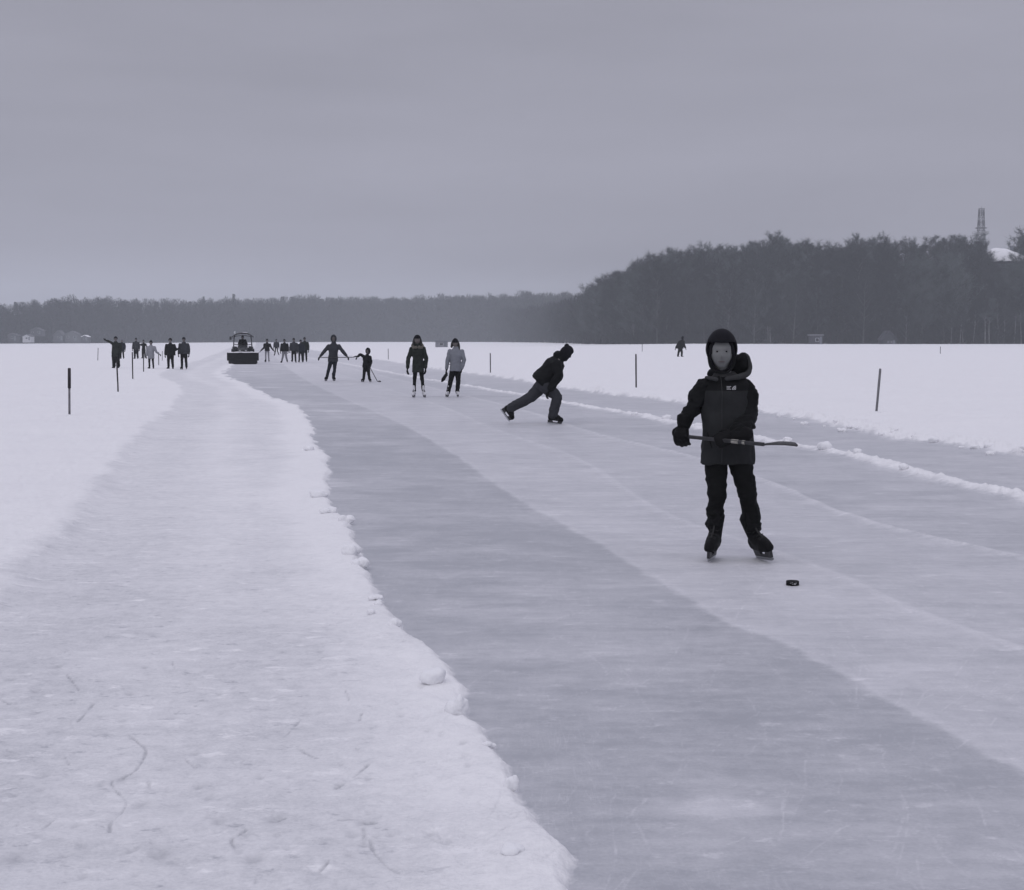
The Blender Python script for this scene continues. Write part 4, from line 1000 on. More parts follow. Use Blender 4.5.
    part('beacon', lambda bm: (tube(bm, [(-.47, 1.25, 1.86), (-.47, 1.25, 1.98)], [.05, .055], n=12)), mat('pale_lamp', (.55, .57, .6), .3), True, ca)
    part('wing_mirror', lambda bm: (box(bm, Vector((-.74, 1.12, 1.60)), (.13, .04, .20), bev=.02), tube(bm, [(-.54, 1.14, 1.6), (-.72, 1.12, 1.6)], [.012]*2, n=6)), PAINTB, True)
    # front tool box and clutter low in the cab
    part('control_panel', lambda bm: (box(bm, Vector((0, 1.2, 1.02)), (.6, .16, .26), bev=.03), box(bm, Vector((.42, 1.18, 1.0)), (.14, .12, .2), bev=.02), box(bm, Vector((-.4, 1.18, .98)), (.16, .12, .18), bev=.02)), PAINTB)
    # driver
    bs = b + RM @ Vector((0, 1.75, .98))
    w = lambda x, y, z: b + RM @ Vector((x, y, z))
    r, Q = person(243, 350, 1.7, 'driver in dark winter clothes sitting in the cab of the snow machine', base=bs, fd=(0, -1, 0), vox=.015, hat='beanie', hatm=KNIT, jacket=BLACK, hem=.47, skates=False,
        J=dict(pel=w(0, 1.72, 1.18), neck=w(0, 1.70, 1.50), head=w(.0, 1.66, 1.635), sl=w(-.18, 1.70, 1.43), sr=w(.18, 1.70, 1.43), el=w(-.26, 1.58, 1.2), er=w(.26, 1.58, 1.2), hl=w(-.15, 1.40, 1.24), hr=w(.15, 1.40, 1.24),
               hpl=w(-.09, 1.70, 1.16), hpr=w(.09, 1.70, 1.16), kl=w(-.13, 1.36, 1.12), kr=w(.13, 1.36, 1.12), al=w(-.13, 1.24, .80), ar=w(.13, 1.24, .80), gl=w(-.13, 1.22, .70), gr=w(.13, 1.22, .70)))
machine()

# ------------------------------------------------------------------ buildings on the shores
def hut(px, base_y, Y, wpx, hpx, label, zb=None, roof='gable', wall=WALLG, name='hut', cat='hut', depth=4, pitch=.45, rot=0, rs=SNOWM, over=.3):
    c = P(px, base_y, Y); k = Y/F; w = wpx*k; h = hpx*k
    root = empty(name, c, label, cat)
    root.rotation_euler = (0, 0, rot)
    rh = w*.5*pitch if roof == 'gable' else .25; wh = h-rh
    bm = bmesh.new(); box(bm, Vector((0, 0, wh/2-.5)), (w, depth, wh+1.0))
    if roof == 'gable':
        for y in (-depth/2, depth/2-.02):
            a_ = [bm.verts.new(v) for v in ((-w/2, y, wh-.002), (w/2, y, wh-.002), (0, y, wh+rh-.02))]; bm.faces.new(a_)
    obm('wall', bm, wall, root, smooth=False)
    bm = bmesh.new()
    if roof == 'gable':
        L_ = math.hypot(w/2, rh)+over; an = math.atan2(rh, w/2)
        for sx in (-1, 1):
            box(bm, Vector((sx*(w/4+over*.4), 0, wh+rh/2-over*.1+.10)), (L_, depth+.6, .22), Matrix.Rotation(sx*an, 3, 'Y'), bev=.06)
    else:
        box(bm, Vector((0, 0, wh+.12)), (w+.5, depth+.5, .24), bev=.06)
    obm('roof', bm, rs, root, smooth=False)
    nw = max(1, int(w/2.6))
    for i in range(nw):
        x = (i+.5)/nw*w-w/2
        f = obm('window', (lambda b_: (box(b_, Vector((x, -depth/2-.02, wh*.55)), (min(.9, w/nw*.4), .08, min(.9, wh*.4))), b_)[1])(bmesh.new()), WALLW, root, smooth=False)
        obm('pane', (lambda b_: (box(b_, Vector((x, -depth/2-.05, wh*.55)), (min(.7, w/nw*.4-.1), .06, min(.7, wh*.4-.1))), b_)[1])(bmesh.new()), GLASS, f, smooth=False)
    obm('door', (lambda b_: (box(b_, Vector((w*.32, -depth/2-.025, min(1.0, wh*.45))), (min(.85, w*.2), .07, min(2.0, wh*.9))), b_)[1])(bmesh.new()), WALLG, root, smooth=False)
    return root
hut(441.6, 347.0, G(441, 347.3).y, 12, 6.4, 'pale grey fishing hut on the ice between the two women skaters', roof='flat', depth=2.2, wall=mat('hut_cloth', (.22, .225, .25), .8, .2), name='fishing_hut', rs=WALLG)
hut(815.5, 345.0, 362, 11, 10.5, 'small grey boathouse with snowy roof at the foot of the dark wood', name='boathouse', roof='flat', wall=mat('dim_boards', (.05, .05, .06), .85, .2), depth=4, rs=mat('dull_roof', (.22, .22, .24), .85))
hut(887, 344.5, 366, 13, 13, 'narrow dark cabin with steep snow streaked roof under the wood on the right', name='cabin', wall=mat('dark_boards', (.04, .042, .048), .85, .2), depth=5, pitch=1.3, over=.2, rs=mat('patchy_roof', (.05, .05, .06), .85, .3, 4, .6, 1.2))
hut(14, 340.5, 655, 9, 7, 'dim grey cottage at the far left end of the shore', name='cottage', wall=mat('cottage_boards', (.07, .072, .08), .85), depth=5, rs=mat('dim_snow_roof', (.10, .10, .112), .85))
hut(28.5, 340.2, 650, 8, 5.5, 'white walled cottage on the far left shore', name='cottage', wall=mat('white_paint', (.50, .50, .52), .8), depth=5, rs=mat('dim_snow_roof', (.10, .10, .112), .85))
hut(37.5, 334, 665, 12, 6, 'roof of a cottage up the slope behind the white walled cottage', name='cottage', wall=mat('cottage_boards', (.07, .072, .08), .85), depth=5, rs=mat('dim_snow_roof', (.10, .10, .112), .85))
hut(60, 340, 655, 10, 9, 'grey gabled cottage left of the wide pale one on the far left shore', name='cottage', wall=mat('cottage_boards', (.07, .072, .08), .85), depth=5, pitch=.9, rs=mat('dim_snow_roof', (.10, .10, .112), .85))
hut(73, 340.5, 657, 13, 9, 'wide pale grey cottage in the middle of the far left shore', name='cottage', wall=mat('mid_boards', (.11, .115, .125), .8), depth=5, rs=mat('dim_snow_roof', (.10, .10, .112), .85))
hut(86, 341, 650, 6, 5.5, 'tiny cottage with bright snow roof right of the wide pale one', name='cottage', wall=mat('cottage_boards', (.07, .072, .08), .85), depth=4)

# ------------------------------------------------------------------ hills and woods
def interp(x, pts):
    return np.interp(x, [p[0] for p in pts], [p[1] for p in pts])
skyR = [(540, 300), (572, 297), (585, 290), (600, 276), (612, 265), (630, 255), (645, 251), (670, 248), (700, 252), (740, 250), (776, 246), (800, 249), (833, 253), (852, 240), (871, 239), (895, 243), (913, 241), (942, 238), (970, 238), (985, 246), (996, 262), (1004, 262), (1012, 246), (1024, 236), (1060, 232), (1150, 240), (1300, 260), (1400, 300)]
YS = 372.0
SHORE = [(200, 372), (85, 372), (32, 381), (25.5, 430), (20.5, 520), (13, 680), (-6, 850), (-12, 900)]
def sdist(X, Y):
    """distance inland from the right shore line (positive = on land)"""
    X = np.asarray(X, float); Y = np.asarray(Y, float); best = np.full(X.shape, 1e9); sg = np.ones(X.shape)
    for (ax, ay), (bx2, by2) in zip(SHORE[:-1], SHORE[1:]):
        dx, dy = bx2-ax, by2-ay; t_ = np.clip(((X-ax)*dx+(Y-ay)*dy)/(dx*dx+dy*dy), 0, 1)
        d_ = np.hypot(X-ax-t_*dx, Y-ay-t_*dy); cr_ = dx*(Y-ay)-dy*(X-ax)
        m_ = d_ < best; best = np.where(m_, d_, best); sg = np.where(m_, np.where(cr_ < 0, 1.0, -1.0), sg)
    return best*sg
def hillR(X, Y):
    px = 512+np.asarray(X)/np.asarray(Y)*F
    zt = CE + (HZ - interp(px, skyR))/F*np.minimum(Y, 445) - 12.5
    return np.maximum(zt, 0)*sst(3, 44, sdist(X, Y)) + 0.4
xs = np.linspace(-20, 330, 140); yy_ = np.linspace(YS-6, 900, 150)
HX, HY = np.meshgrid(xs, yy_); SD = sdist(HX, HY)
HH = np.minimum(hillR(HX, HY), 26) + 0.5*fbm(HX*.1, HY*.1, 3)*sst(0, 10, SD) - 0.9*sst(0, -6, SD)
def gridmesh(name, X, Y, Zz, m):
    r, c = X.shape; v = np.stack([X, Y, Zz], -1).reshape(-1, 3); i, j = np.meshgrid(np.arange(r-1), np.arange(c-1), indexing='ij'); a_ = (i*c+j).ravel()
    q = np.stack([a_, a_+1, a_+c+1, a_+c], -1)
    me = bpy.data.meshes.new(name); me.from_pydata(v.tolist(), [], q.tolist()); me.polygons.foreach_set('use_smooth', [True]*len(q)); o = link(name, me, m); o['kind'] = 'structure'; return o
def floor_mat():
    m = bpy.data.materials.new('forest_floor'); t = nt(m); N = t.nodes; L = t.links
    out = N.new('ShaderNodeOutputMaterial'); b = N.new('ShaderNodeBsdfPrincipled'); L.new(b.outputs[0], out.inputs[0]); b.inputs['Roughness'].default_value = .95
    g = N.new('ShaderNodeNewGeometry'); n = N.new('ShaderNodeTexNoise'); n.inputs['Scale'].default_value = .25; n.inputs['Detail'].default_value = 6; L.new(g.outputs['Position'], n.inputs['Vector'])
    r = N.new('ShaderNodeValToRGB'); r.color_ramp.elements[0].position = .5; r.color_ramp.elements[0].color = (.028, .027, .026, 1); r.color_ramp.elements[1].position = .72; r.color_ramp.elements[1].color = (.16, .16, .17, 1)
    L.new(n.outputs['Fac'], r.inputs['Fac']); L.new(r.outputs[0], b.inputs['Base Color']); return m
FLOOR = floor_mat()
gridmesh('wooded_hill', HX, HY, HH, FLOOR)

def tree_mesh(seed, kind='bare', H=15.0):
    """returns (trunk mesh, crown mesh)"""
    rn = random.Random(seed)
    tv, tf, cv, cf = [], [], [], []
    def prism(V, Fc, a, b, ra, rb, n=3):
        d = (b-a)
        if d.length < 1e-4: return
        u, v = ring_frame(d); k = len(V)
        for c_, r_ in ((a, ra), (b, rb)):
            for i in range(n):
                an = 2*math.pi*i/n; V.append(c_ + u*math.cos(an)*r_ + v*math.sin(an)*r_)
        for i in range(n): Fc.append((k+i, k+(i+1) % n, k+n+(i+1) % n, k+n+i))
    def twig(a, b, w):
        d = (b-a); s_ = d.cross(Vector((rn.uniform(-1, 1), rn.uniform(-1, 1), rn.uniform(-1, 1)))).normalized()*w
        k = len(cv); cv.extend([a-s_, a+s_, b+s_*.4]); cf.append((k, k+1, k+2))
    if kind == 'conifer':
        prism(tv, tf, Vector((0, 0, -.5)), Vector((0, 0, H*.95)), .22, .03, 5)
        nz_ = 34
        for i in range(nz_):
            z = H*(.12+.86*i/nz_); R_ = (H*.17)*(1-(z/H))**.8+.15
            for j in range(9):
                an = rn.uniform(0, 6.28); r_ = R_*rn.uniform(.6, 1.1)
                e = Vector((math.cos(an)*r_, math.sin(an)*r_, z-r_*.35)); a0 = Vector((0, 0, z))
                prism(cv, cf, a0, e, .03, .01, 3)
                for q in range(9):
                    t = rn.uniform(.25, 1); p_ = a0.lerp(e, t); twig(p_, p_+Vector((rn.uniform(-.5, .5), rn.uniform(-.5, .5), rn.uniform(-.45, .1))), .09)
    else:
        # trunk
        lean = Vector((rn.uniform(-.05, .05), rn.uniform(-.05, .05), 1)); pts = [Vector((0, 0, -.6))]
        nT = 9; p_ = Vector((0, 0, -.6))
        for i in range(nT):
            p_ = p_ + Vector((lean.x+rn.uniform(-.07, .07), lean.y+rn.uniform(-.07, .07), 1))*(H*.92/nT); pts.append(p_.copy())
        r0 = H*.013
        for i in range(nT): prism(tv, tf, pts[i], pts[i+1], r0*(1-i/nT*.85), r0*(1-(i+1)/nT*.85), 6)
        def branch(a, d, L_, r_, lvl):
            n_ = 3; q = a.copy(); dd = d.normalized(); pp = [q.copy()]
            for i in range(n_):
                dd = (dd + Vector((rn.uniform(-.22, .22), rn.uniform(-.22, .22), rn.uniform(-.05, .25)))).normalized(); q = q+dd*L_/n_; pp.append(q.copy())
            V_, F_ = (tv, tf) if lvl == 0 else (cv, cf)
            for i in range(n_): prism(V_, F_, pp[i], pp[i+1], r_*(1-i/n_*.7), r_*(1-(i+1)/n_*.7), 3)
            if lvl < 2:
                for k in range(6 if lvl == 0 else 5):
                    t = rn.uniform(.25, 1); i = min(int(t*n_), n_-1); c_ = pp[i].lerp(pp[i+1], t*n_-i)
                    nd = (dd*.7 + Vector((rn.uniform(-1, 1), rn.uniform(-1, 1), rn.uniform(-.2, .9)))).normalized()
                    branch(c_, nd, L_*rn.uniform(.42, .72), r_*.45, lvl+1)
            else:
                for k in range(10):
                    t = rn.uniform(.0, 1); i = min(int(t*n_), n_-1); c_ = pp[i].lerp(pp[i+1], t*n_-i)
                    nd = Vector((rn.uniform(-1, 1), rn.uniform(-1, 1), rn.uniform(-.3, 1))).normalized()
                    twig(c_, c_+nd*rn.uniform(.5, 1.35), .022)
        nb_ = 19
        lo_ = .16 if kind == 'bare' else .5
        for i in range(nb_):
            t = lo_+(1-lo_)*(i+.5)/nb_; k = min(int(t*nT), nT-1); c_ = pts[k].lerp(pts[k+1], t*nT-k)
            an = i*2.4+rn.uniform(-.4, .4); el = .35+.8*t
            L_ = H*(.25 if kind == 'bare' else .16)*(1.15-.75*abs(t-.45)*1.2)
            branch(c_, Vector((math.cos(an), math.sin(an), el)), L_, r0*.32, 0)
    def mk(V, Fc, nm):
        me = bpy.data.meshes.new(nm); me.from_pydata([tuple(v) for v in V], [], Fc); me.update(); return me
    return mk(tv, tf, 'trunk'), mk(cv, cf, 'crown')
bares = [tree_mesh(100+i) for i in range(5)]; conifs = [tree_mesh(200+i, 'conifer', 15) for i in range(2)]; slims = [tree_mesh(300+i, 'slim') for i in range(2)]
for t_, c_ in bares+slims: t_.materials.append(BARK); c_.materials.append(TWIG)
for t_, c_ in conifs: t_.materials.append(BARK); c_.materials.append(CONIF)
birch = []
for t_, c_ in slims+bares[:1]:
    a_ = t_.copy(); a_.materials.clear(); a_.materials.append(BIRCH); birch.append((a_, c_))
def vary(m, lo, hi):
    t = m.node_tree; b = [n for n in t.nodes if n.type == 'BSDF_PRINCIPLED'][0]; src = b.inputs['Base Color'].links[0].from_socket
    oi = t.nodes.new('ShaderNodeObjectInfo'); mr = t.nodes.new('ShaderNodeMapRange'); mr.inputs['To Min'].default_value = lo; mr.inputs['To Max'].default_value = hi
    pw = t.nodes.new('ShaderNodeMath'); pw.operation = 'POWER'; pw.inputs[1].default_value = 2.5; t.links.new(oi.outputs['Random'], pw.inputs[0]); t.links.new(pw.outputs[0], mr.inputs['Value'])
    v = t.nodes.new('ShaderNodeVectorMath'); v.operation = 'SCALE'; t.links.new(src, v.inputs[0]); t.links.new(mr.outputs[0], v.inputs['Scale']); t.links.new(v.outputs[0], b.inputs['Base Color'])
TWIGV = mat('twigs_of_single_trees', (0.014, 0.017, 0.016), 1.0, 0, 10, 0.35, 0.4, spec=0.0); vary(TWIGV, 1.0, 6.0)
BARKV = mat('bark_of_single_trees', (0.02, 0.021, 0.02), 0.95, 0, 10, 0.3, 0.6); vary(BARKV, 1.0, 7.0)
for t_, c_ in bares+slims:
    t_.materials[0] = BARKV; c_.materials[0] = TWIGV
protos = {}
def plant(x, y, z, h, pair, nm, label, group, rnd):
    o = bpy.data.objects.new(nm, None); COL.objects.link(o); o.location = (x, y, z); s_ = h/15.0
    o.scale = (s_*rnd.uniform(.9, 1.15), s_*rnd.uniform(.9, 1.15), s_); o.rotation_euler = (0, 0, rnd.uniform(0, 6.28))
    tag(o, label, 'tree', group)
    for n_, m_ in (('trunk', pair[0]), ('crown', pair[1])):
        c_ = bpy.data.objects.new(n_, m_); COL.objects.link(c_); c_.parent = o
rt = random.Random(21)
ntree = 0
rightfar = []; cands = []
rows = [(3, 5.6), (9, 5.6), (17, 6.4), (27, 6.6), (38, 6.0), (49, 4.6), (57, 4.0), (65, 4.0)]
segs = SHORE[1:]; cum = [0]
for a_, b_ in zip(segs[:-1], segs[1:]): cum.append(cum[-1]+math.dist(a_, b_))
for ri, (off, sp) in enumerate(rows):
    t_ = -70.0 + (ri % 2)*2
    while t_ < cum[-1]:
        tt = max(t_, 0); k = max(i for i in range(len(cum)-1) if cum[i] <= tt+1e-6)
        u_ = (tt-cum[k])/(cum[k+1]-cum[k]); a_, b_ = segs[k], segs[k+1]
        dx, dy = (b_[0]-a_[0])/(cum[k+1]-cum[k]), (b_[1]-a_[1])/(cum[k+1]-cum[k])
        bx0 = a_[0]+(b_[0]-a_[0])*u_ - min(t_, 0); by0 = a_[1]+(b_[1]-a_[1])*u_
        if t_ < 0: dx, dy = -1.0, 0.0
        X_ = bx0 + dy*off + rt.uniform(-1.4, 1.4); Y_ = by0 - dx*off + rt.uniform(-2.5, 2.5)
        t_ += sp*rt.uniform(.85, 1.15)
        if float(sdist(X_, Y_)) < 1.5: continue
        px = 512+X_/Y_*F
        if px > 1075: continue
        tz = CE+(HZ-float(interp(px, skyR)))/F*Y_ + rt.gauss(0, 1.0)
        gz = float(np.minimum(hillR(X_, Y_), 26))-.4
        h = min(rt.uniform(15, 22), (tz-gz)*(rt.uniform(.84, 1.02) if ri >= 5 else rt.uniform(.72, .98)))
        if ri >= 2 and 985 < px < 1014:
            h = min(h, CE+(HZ-266)/F*Y_-gz)
        if h < 3.0: continue
        cands.append((0 if ri <= 1 or ri >= 5 else 1, Y_, X_, gz, h, ri, px))
for _k, Y_, X_, gz, h, ri, px in sorted(cands):
    if True:
        if Y_ > 500 or ntree > 280:
            rightfar.append((X_, Y_, gz, h)); continue
        r_ = rt.random()
        if r_ < .07: pr, nm, lb, gr_ = conifs[ntree % 2], 'pine_tree', 'dark evergreen standing among the bare trees of the wooded hill', 'evergreens in the wood on the right'
        elif ri >= 5: pr, nm, lb, gr_ = bares[ntree % 5], 'bare_tree', 'bare tree whose crown stands on the skyline of the wooded hill', 'bare trees on the skyline of the right wood'
        elif ri <= 1: pr, nm, lb, gr_ = bares[ntree % 5], 'bare_tree', 'bare dark tree at the foot of the wooded hill beside the snow', 'bare trees at the foot of the right wood'
        else: pr, nm, lb, gr_ = (bares+slims)[ntree % 7], 'bare_tree', 'bare dark tree inside the wood on the slope of the right hill', 'bare trees within the right wood'
        plant(X_, Y_, gz-.2, h, pr, nm, lb, gr_, rt); ntree += 1
print('RIGHT TREES', ntree, len(rightfar))
# pale trunks near the right end of the shore
for px, h in ((950, 8), (959, 9.5), (962, 7), (972, 11), (984, 13), (988, 12), (997, 13.5), (1003, 12), (1013, 15), (1020, 14), (905, 9), (1032, 12), (770, 8)):
    Y_ = YS+rt.uniform(-2, 1); X_ = (px-512)/F*Y_
    plant(X_, Y_, .2, h, birch[rt.randrange(3)], 'birch_tree', 'slender pale trunked tree at the right end of the dark wood, by the snow', 'pale trunked trees at the wood edge', rt)
# a frosted crown up on the slope and the narrow peak in the skyline
def lone(px, ytop, Y_, h, pair, nm, label):
    tz = CE+(HZ-ytop)/F*Y_; X_ = (px-512)/F*Y_; plant(X_, Y_, tz-h, h, pair, nm, label, None, rt)
lone(779, 238, 432, 17, slims[0], 'bare_tree', 'thin tree rising above the middle of the right wood skyline')
lone(971, 254, 395, 17, birch[0], 'birch_tree', 'pale branched tree below the radio mast on the hill')
lone(1014, 240, 432, 15, bares[1], 'bare_tree', 'bare tree crown directly behind the snowy roof of the hill house')
lone(1024, 230, 434, 17, bares[2], 'bare_tree', 'rounded bare tree above the snowy roofed hill house')
lone(205, 295, 915, 26, conifs[0], 'pine_tree', 'pointed evergreen above the far wood, left of the snow machine')
lone(235, 292.5, 915, 26, conifs[1], 'pine_tree', 'pointed evergreen above the far wood, over the snow machine')

# undergrowth and the far wood (one mass each)
def mass(name, items, material, label, cat):
    """items: (mesh pair, x, y, z, sx, sz, rot) ; joined in numpy to one object"""
    V, Fq, Ft = [], [], []; base = 0
    cache = {}
    for pr, x, y, z, sx, sz, ro in items:
        for me in pr:
            if me.name not in cache:
                v = np.empty(len(me.vertices)*3); me.vertices.foreach_get('co', v); v = v.reshape(-1, 3)
                ls = np.array([p_.loop_total for p_ in me.polygons]); li = np.empty(len(me.loops), dtype=np.int64); me.loops.foreach_get('vertex_index', li)
                st_ = np.concatenate([[0], np.cumsum(ls)[:-1]])
                q_ = li[st_[ls == 4][:, None]+np.arange(4)] if (ls == 4).any() else np.zeros((0, 4), int); t3 = li[st_[ls == 3][:, None]+np.arange(3)] if (ls == 3).any() else np.zeros((0, 3), int)
                cache[me.name] = (v, q_, t3)
            v, q_, t3 = cache[me.name]; c_, s_ = math.cos(ro), math.sin(ro)
            w = np.stack([(v[:, 0]*c_-v[:, 1]*s_)*sx+x, (v[:, 0]*s_+v[:, 1]*c_)*sx+y, v[:, 2]*sz+z], -1)
            V.append(w); Fq.append(q_+base); Ft.append(t3+base); base += len(v)
    V = np.concatenate(V); Fq = np.concatenate(Fq); Ft = np.concatenate(Ft)
    me = bpy.data.meshes.new(name); me.vertices.add(len(V)); me.vertices.foreach_set('co', V.astype(np.float32).ravel())
    loops = np.concatenate([Fq.ravel(), Ft.ravel()]).astype(np.int32); me.loops.add(len(loops)); me.loops.foreach_set('vertex_index', loops)
    me.polygons.add(len(Fq)+len(Ft)); stt = np.concatenate([np.arange(len(Fq))*4, len(Fq)*4+np.arange(len(Ft))*3]).astype(np.int32); me.polygons.foreach_set('loop_start', stt); me.update(calc_edges=True)
    o = link(name, me, material); o['kind'] = 'stuff'; o['label'] = label; o['category'] = cat; return o
def bush_mesh(seed):
    rn = random.Random(seed); V, Fc = [], []
    for i in range(260):
        a = rn.uniform(0, 6.28); r = rn.uniform(0, 1.2)*1.0; b_ = Vector((math.cos(a)*r, math.sin(a)*r, rn.uniform(0, 1.6))); e = b_+Vector((rn.uniform(-.6, .6), rn.uniform(-.6, .6), rn.uniform(.3, 1.4)))
        s_ = (e-b_).cross(Vector((rn.uniform(-1, 1), rn.uniform(-1, 1), 0))).normalized()*.04; k = len(V); V += [b_-s_, b_+s_, e]; Fc.append((k, k+1, k+2))
    me = bpy.data.meshes.new('bush'); me.from_pydata([tuple(v) for v in V], [], Fc); return me
bushes = [bush_mesh(i) for i in range(3)]
items = []
for i in range(900):
    Y_ = YS+rt.uniform(0, 1)**1.6*130-1; X_ = rt.uniform(12, (1090-512)/F*Y_)
    if float(sdist(X_, Y_)) < .8: continue
    s_ = rt.uniform(1.0, 2.6); items.append(((bushes[i % 3],), X_, Y_, float(hillR(np.float64(X_), np.float64(Y_)))-.5, s_*1.2, s_, rt.uniform(0, 6)))
mass('undergrowth', items, TWIG, 'dark leafless undergrowth filling the wood on the right hill', 'undergrowth')
skyL = [(-120, 300), (0, 303), (40, 301), (60, 298), (100, 297), (130, 299), (175, 300), (205, 299), (235, 298), (256, 299), (295, 295), (330, 297), (370, 297), (400, 298), (430, 296), (480, 295), (512, 296), (525, 292), (545, 293), (567, 294), (600, 297), (700, 297)]
bx_ = np.linspace(-480, 160, 110); by_ = np.linspace(850, 1060, 24); BX, BY = np.meshgrid(bx_, by_)
def shoreY(X): return 620 + 300*sst(-260, -70, X)
def bankz(X, Y): return 0.5+13*sst(0, 90, Y-shoreY(X))
SB = shoreY(BX)-860
gridmesh('far_bank', BX, BY+SB, bankz(BX, BY+SB)-.6*sst(862, 852, BY), FLOOR)
low = []
def lowtree(seed, kind):
    rn = random.Random(seed); V, Fc = [], []
    H = 15
    def tri(a, b, w):
        s_ = (b-a).cross(Vector((rn.uniform(-1, 1), rn.uniform(-1, 1), rn.uniform(-.3, .3)))).normalized()*w; k = len(V); V.extend([a-s_, a+s_, b]); Fc.append((k, k+1, k+2))
    tri(Vector((0, 0, -1)), Vector((0, 0, H)), .25); tri(Vector((0, 0, -1)), Vector((.2, 0, H*.8)), .2)
    for i in range(900 if kind else 700):
        if kind:
            z = H*(.15+.83*rn.random()); R_ = H*.16*(1-z/H)+.2; a = rn.uniform(0, 6.28); r = R_*math.sqrt(rn.random()); c = Vector((math.cos(a)*r, math.sin(a)*r, z)); e = c+Vector((math.cos(a)*.6, math.sin(a)*.6, -.4)); tri(c, e, .12)
        else:
            th = rn.uniform(0, 6.28); cz = rn.uniform(-1, 1); r = rn.random()**.4; c = Vector((math.cos(th)*math.sqrt(1-cz*cz)*3.2*r, math.sin(th)*math.sqrt(1-cz*cz)*3.2*r, H*.58+cz*r*H*.42))
            o_ = (c-Vector((0, 0, H*.35))).normalized(); e = c+o_*rn.uniform(.7, 1.7)+Vector((rn.uniform(-.5, .5), rn.uniform(-.5, .5), 0)); tri(c, e, .10)
    me = bpy.data.meshes.new('low'); me.from_pydata([tuple(v) for v in V], [], Fc); return me
low = [lowtree(i, False) for i in range(4)]; lowc = lowtree(9, True)
items = []
for row in range(9):
    dy = 3+row*11.0; x = -470
    while x < 140:
        X_ = x+rt.uniform(-2, 2); Ysh = float(shoreY(np.float64(X_))); Y_ = Ysh+dy+rt.uniform(-3, 3); px = 512+X_/Y_*F
        gz = float(bankz(np.float64(X_), np.float64(Y_))); top = CE+(HZ-float(interp(px, skyL)))/F*Y_ + rt.gauss(0, .6)
        h = (top-gz)*(rt.uniform(.93, 1.04) if row > 5 else rt.uniform(.7, .98))
        pr = (lowc,) if rt.random() < .12 else (low[rt.randrange(4)],)
        if -150 < px < 780: items.append((pr, X_, Y_, gz-.3, h/15*rt.uniform(1.0, 1.7), h/15, rt.uniform(0, 6)))
        x += 4.6
for X_, Y_, gz, h in rightfar: items.append(((low[rt.randrange(4)],), X_, Y_, gz-.3, h/15*rt.uniform(.9, 1.25), h/15, rt.uniform(0, 6)))
for i in range(1100):
    X_ = rt.uniform(-470, 140); Y_ = float(shoreY(np.float64(X_)))+rt.uniform(1, 40); s_ = rt.uniform(2, 4.5)
    items.append(((bushes[i % 3],), X_, Y_, float(bankz(np.float64(X_), np.float64(Y_)))-.4, s_*1.5, s_, rt.uniform(0, 6)))
mass('far_wood', items, TWIG, 'grey bare wood fading into haze along the whole far shore', 'wood')

# hill house and mast
def hillhouse():
    Y_ = 421; c = P(1006, 261, Y_); root = empty('house', c, 'hill top house with broad snow covered roof at the right edge', 'house')
    bm = bmesh.new(); box(bm, Vector((0, 2.5, -2.2)), (9.0, 6, 5.0)); obm('wall', bm, mat('dark_boards', (.04, .042, .048), .85, .2), root, smooth=False)
    bm = bmesh.new()
    pr = [(-4.9, -.7, .0), (-4.2, -.2, 1.6), (-2.8, .4, 3.2), (-.2, .6, 3.8), (2.2, .3, 3.0), (4.0, 0, 1.9), (5.2, -.4, 1.6)]
    top = [(-4.9, .3, 3.0), (-3.9, 2.5, 3.9), (-2.2, 3.2, 4.6), (.6, 3.2, 4.5), (2.4, 2.6, 3.8), (4.3, 2.0, 2.8), (5.3, 1.4, 2.4)]
    # roof slab: eaves low in front, ridge behind, rounded by settled snow
    n = 14; V = []
    for i in range(n+1):
        t = i/n; x = -4.9+10.2*t; ridge_ = 3.8-1.9*max(0, (t-.45)/.55)**1.3 - 1.8*max(0, (.18-t)/.18)**1.5; eave = -.15+.0*t
        for j in range(7):
            s_ = j/6; V.append(Vector((x, -1.6+4.6*s_, eave+(ridge_-eave)*(math.sin(s_*math.pi/2)**.8)+.1*math.sin(x*2.1+j))))
    vs = [bm.verts.new(v) for v in V]
    for i in range(n):
        for j in range(6): bm.faces.new((vs[i*7+j], vs[(i+1)*7+j], vs[(i+1)*7+j+1], vs[i*7+j+1]))
    bmesh.ops.recalc_face_normals(bm, faces=bm.faces)
    me = modeval(bm, [('SOLIDIFY', dict(thickness=.35, offset=-1)), ('SUBSURF', dict(levels=1))]); me.polygons.foreach_set('use_smooth', [True]*len(me.polygons))
    link('roof', me, SNOWM, root)
    for x in (-2.5, .3, 2.8):
        f = obm('window', (lambda b_: (box(b_, Vector((x, -.52, -1.5)), (1.3, .08, 1.2)), b_)[1])(bmesh.new()), WALLG, root, smooth=False)
        obm('pane', (lambda b_: (box(b_, Vector((x, -.56, -1.5)), (1.1, .06, 1.0)), b_)[1])(bmesh.new()), GLASS, f, smooth=False)
    bm = bmesh.new(); box(bm, Vector((2.6, 3.2, 3.6)), (.7, .7, 1.4), bev=.03); obm('chimney', bm, WALLG, root, smooth=False)
hillhouse()
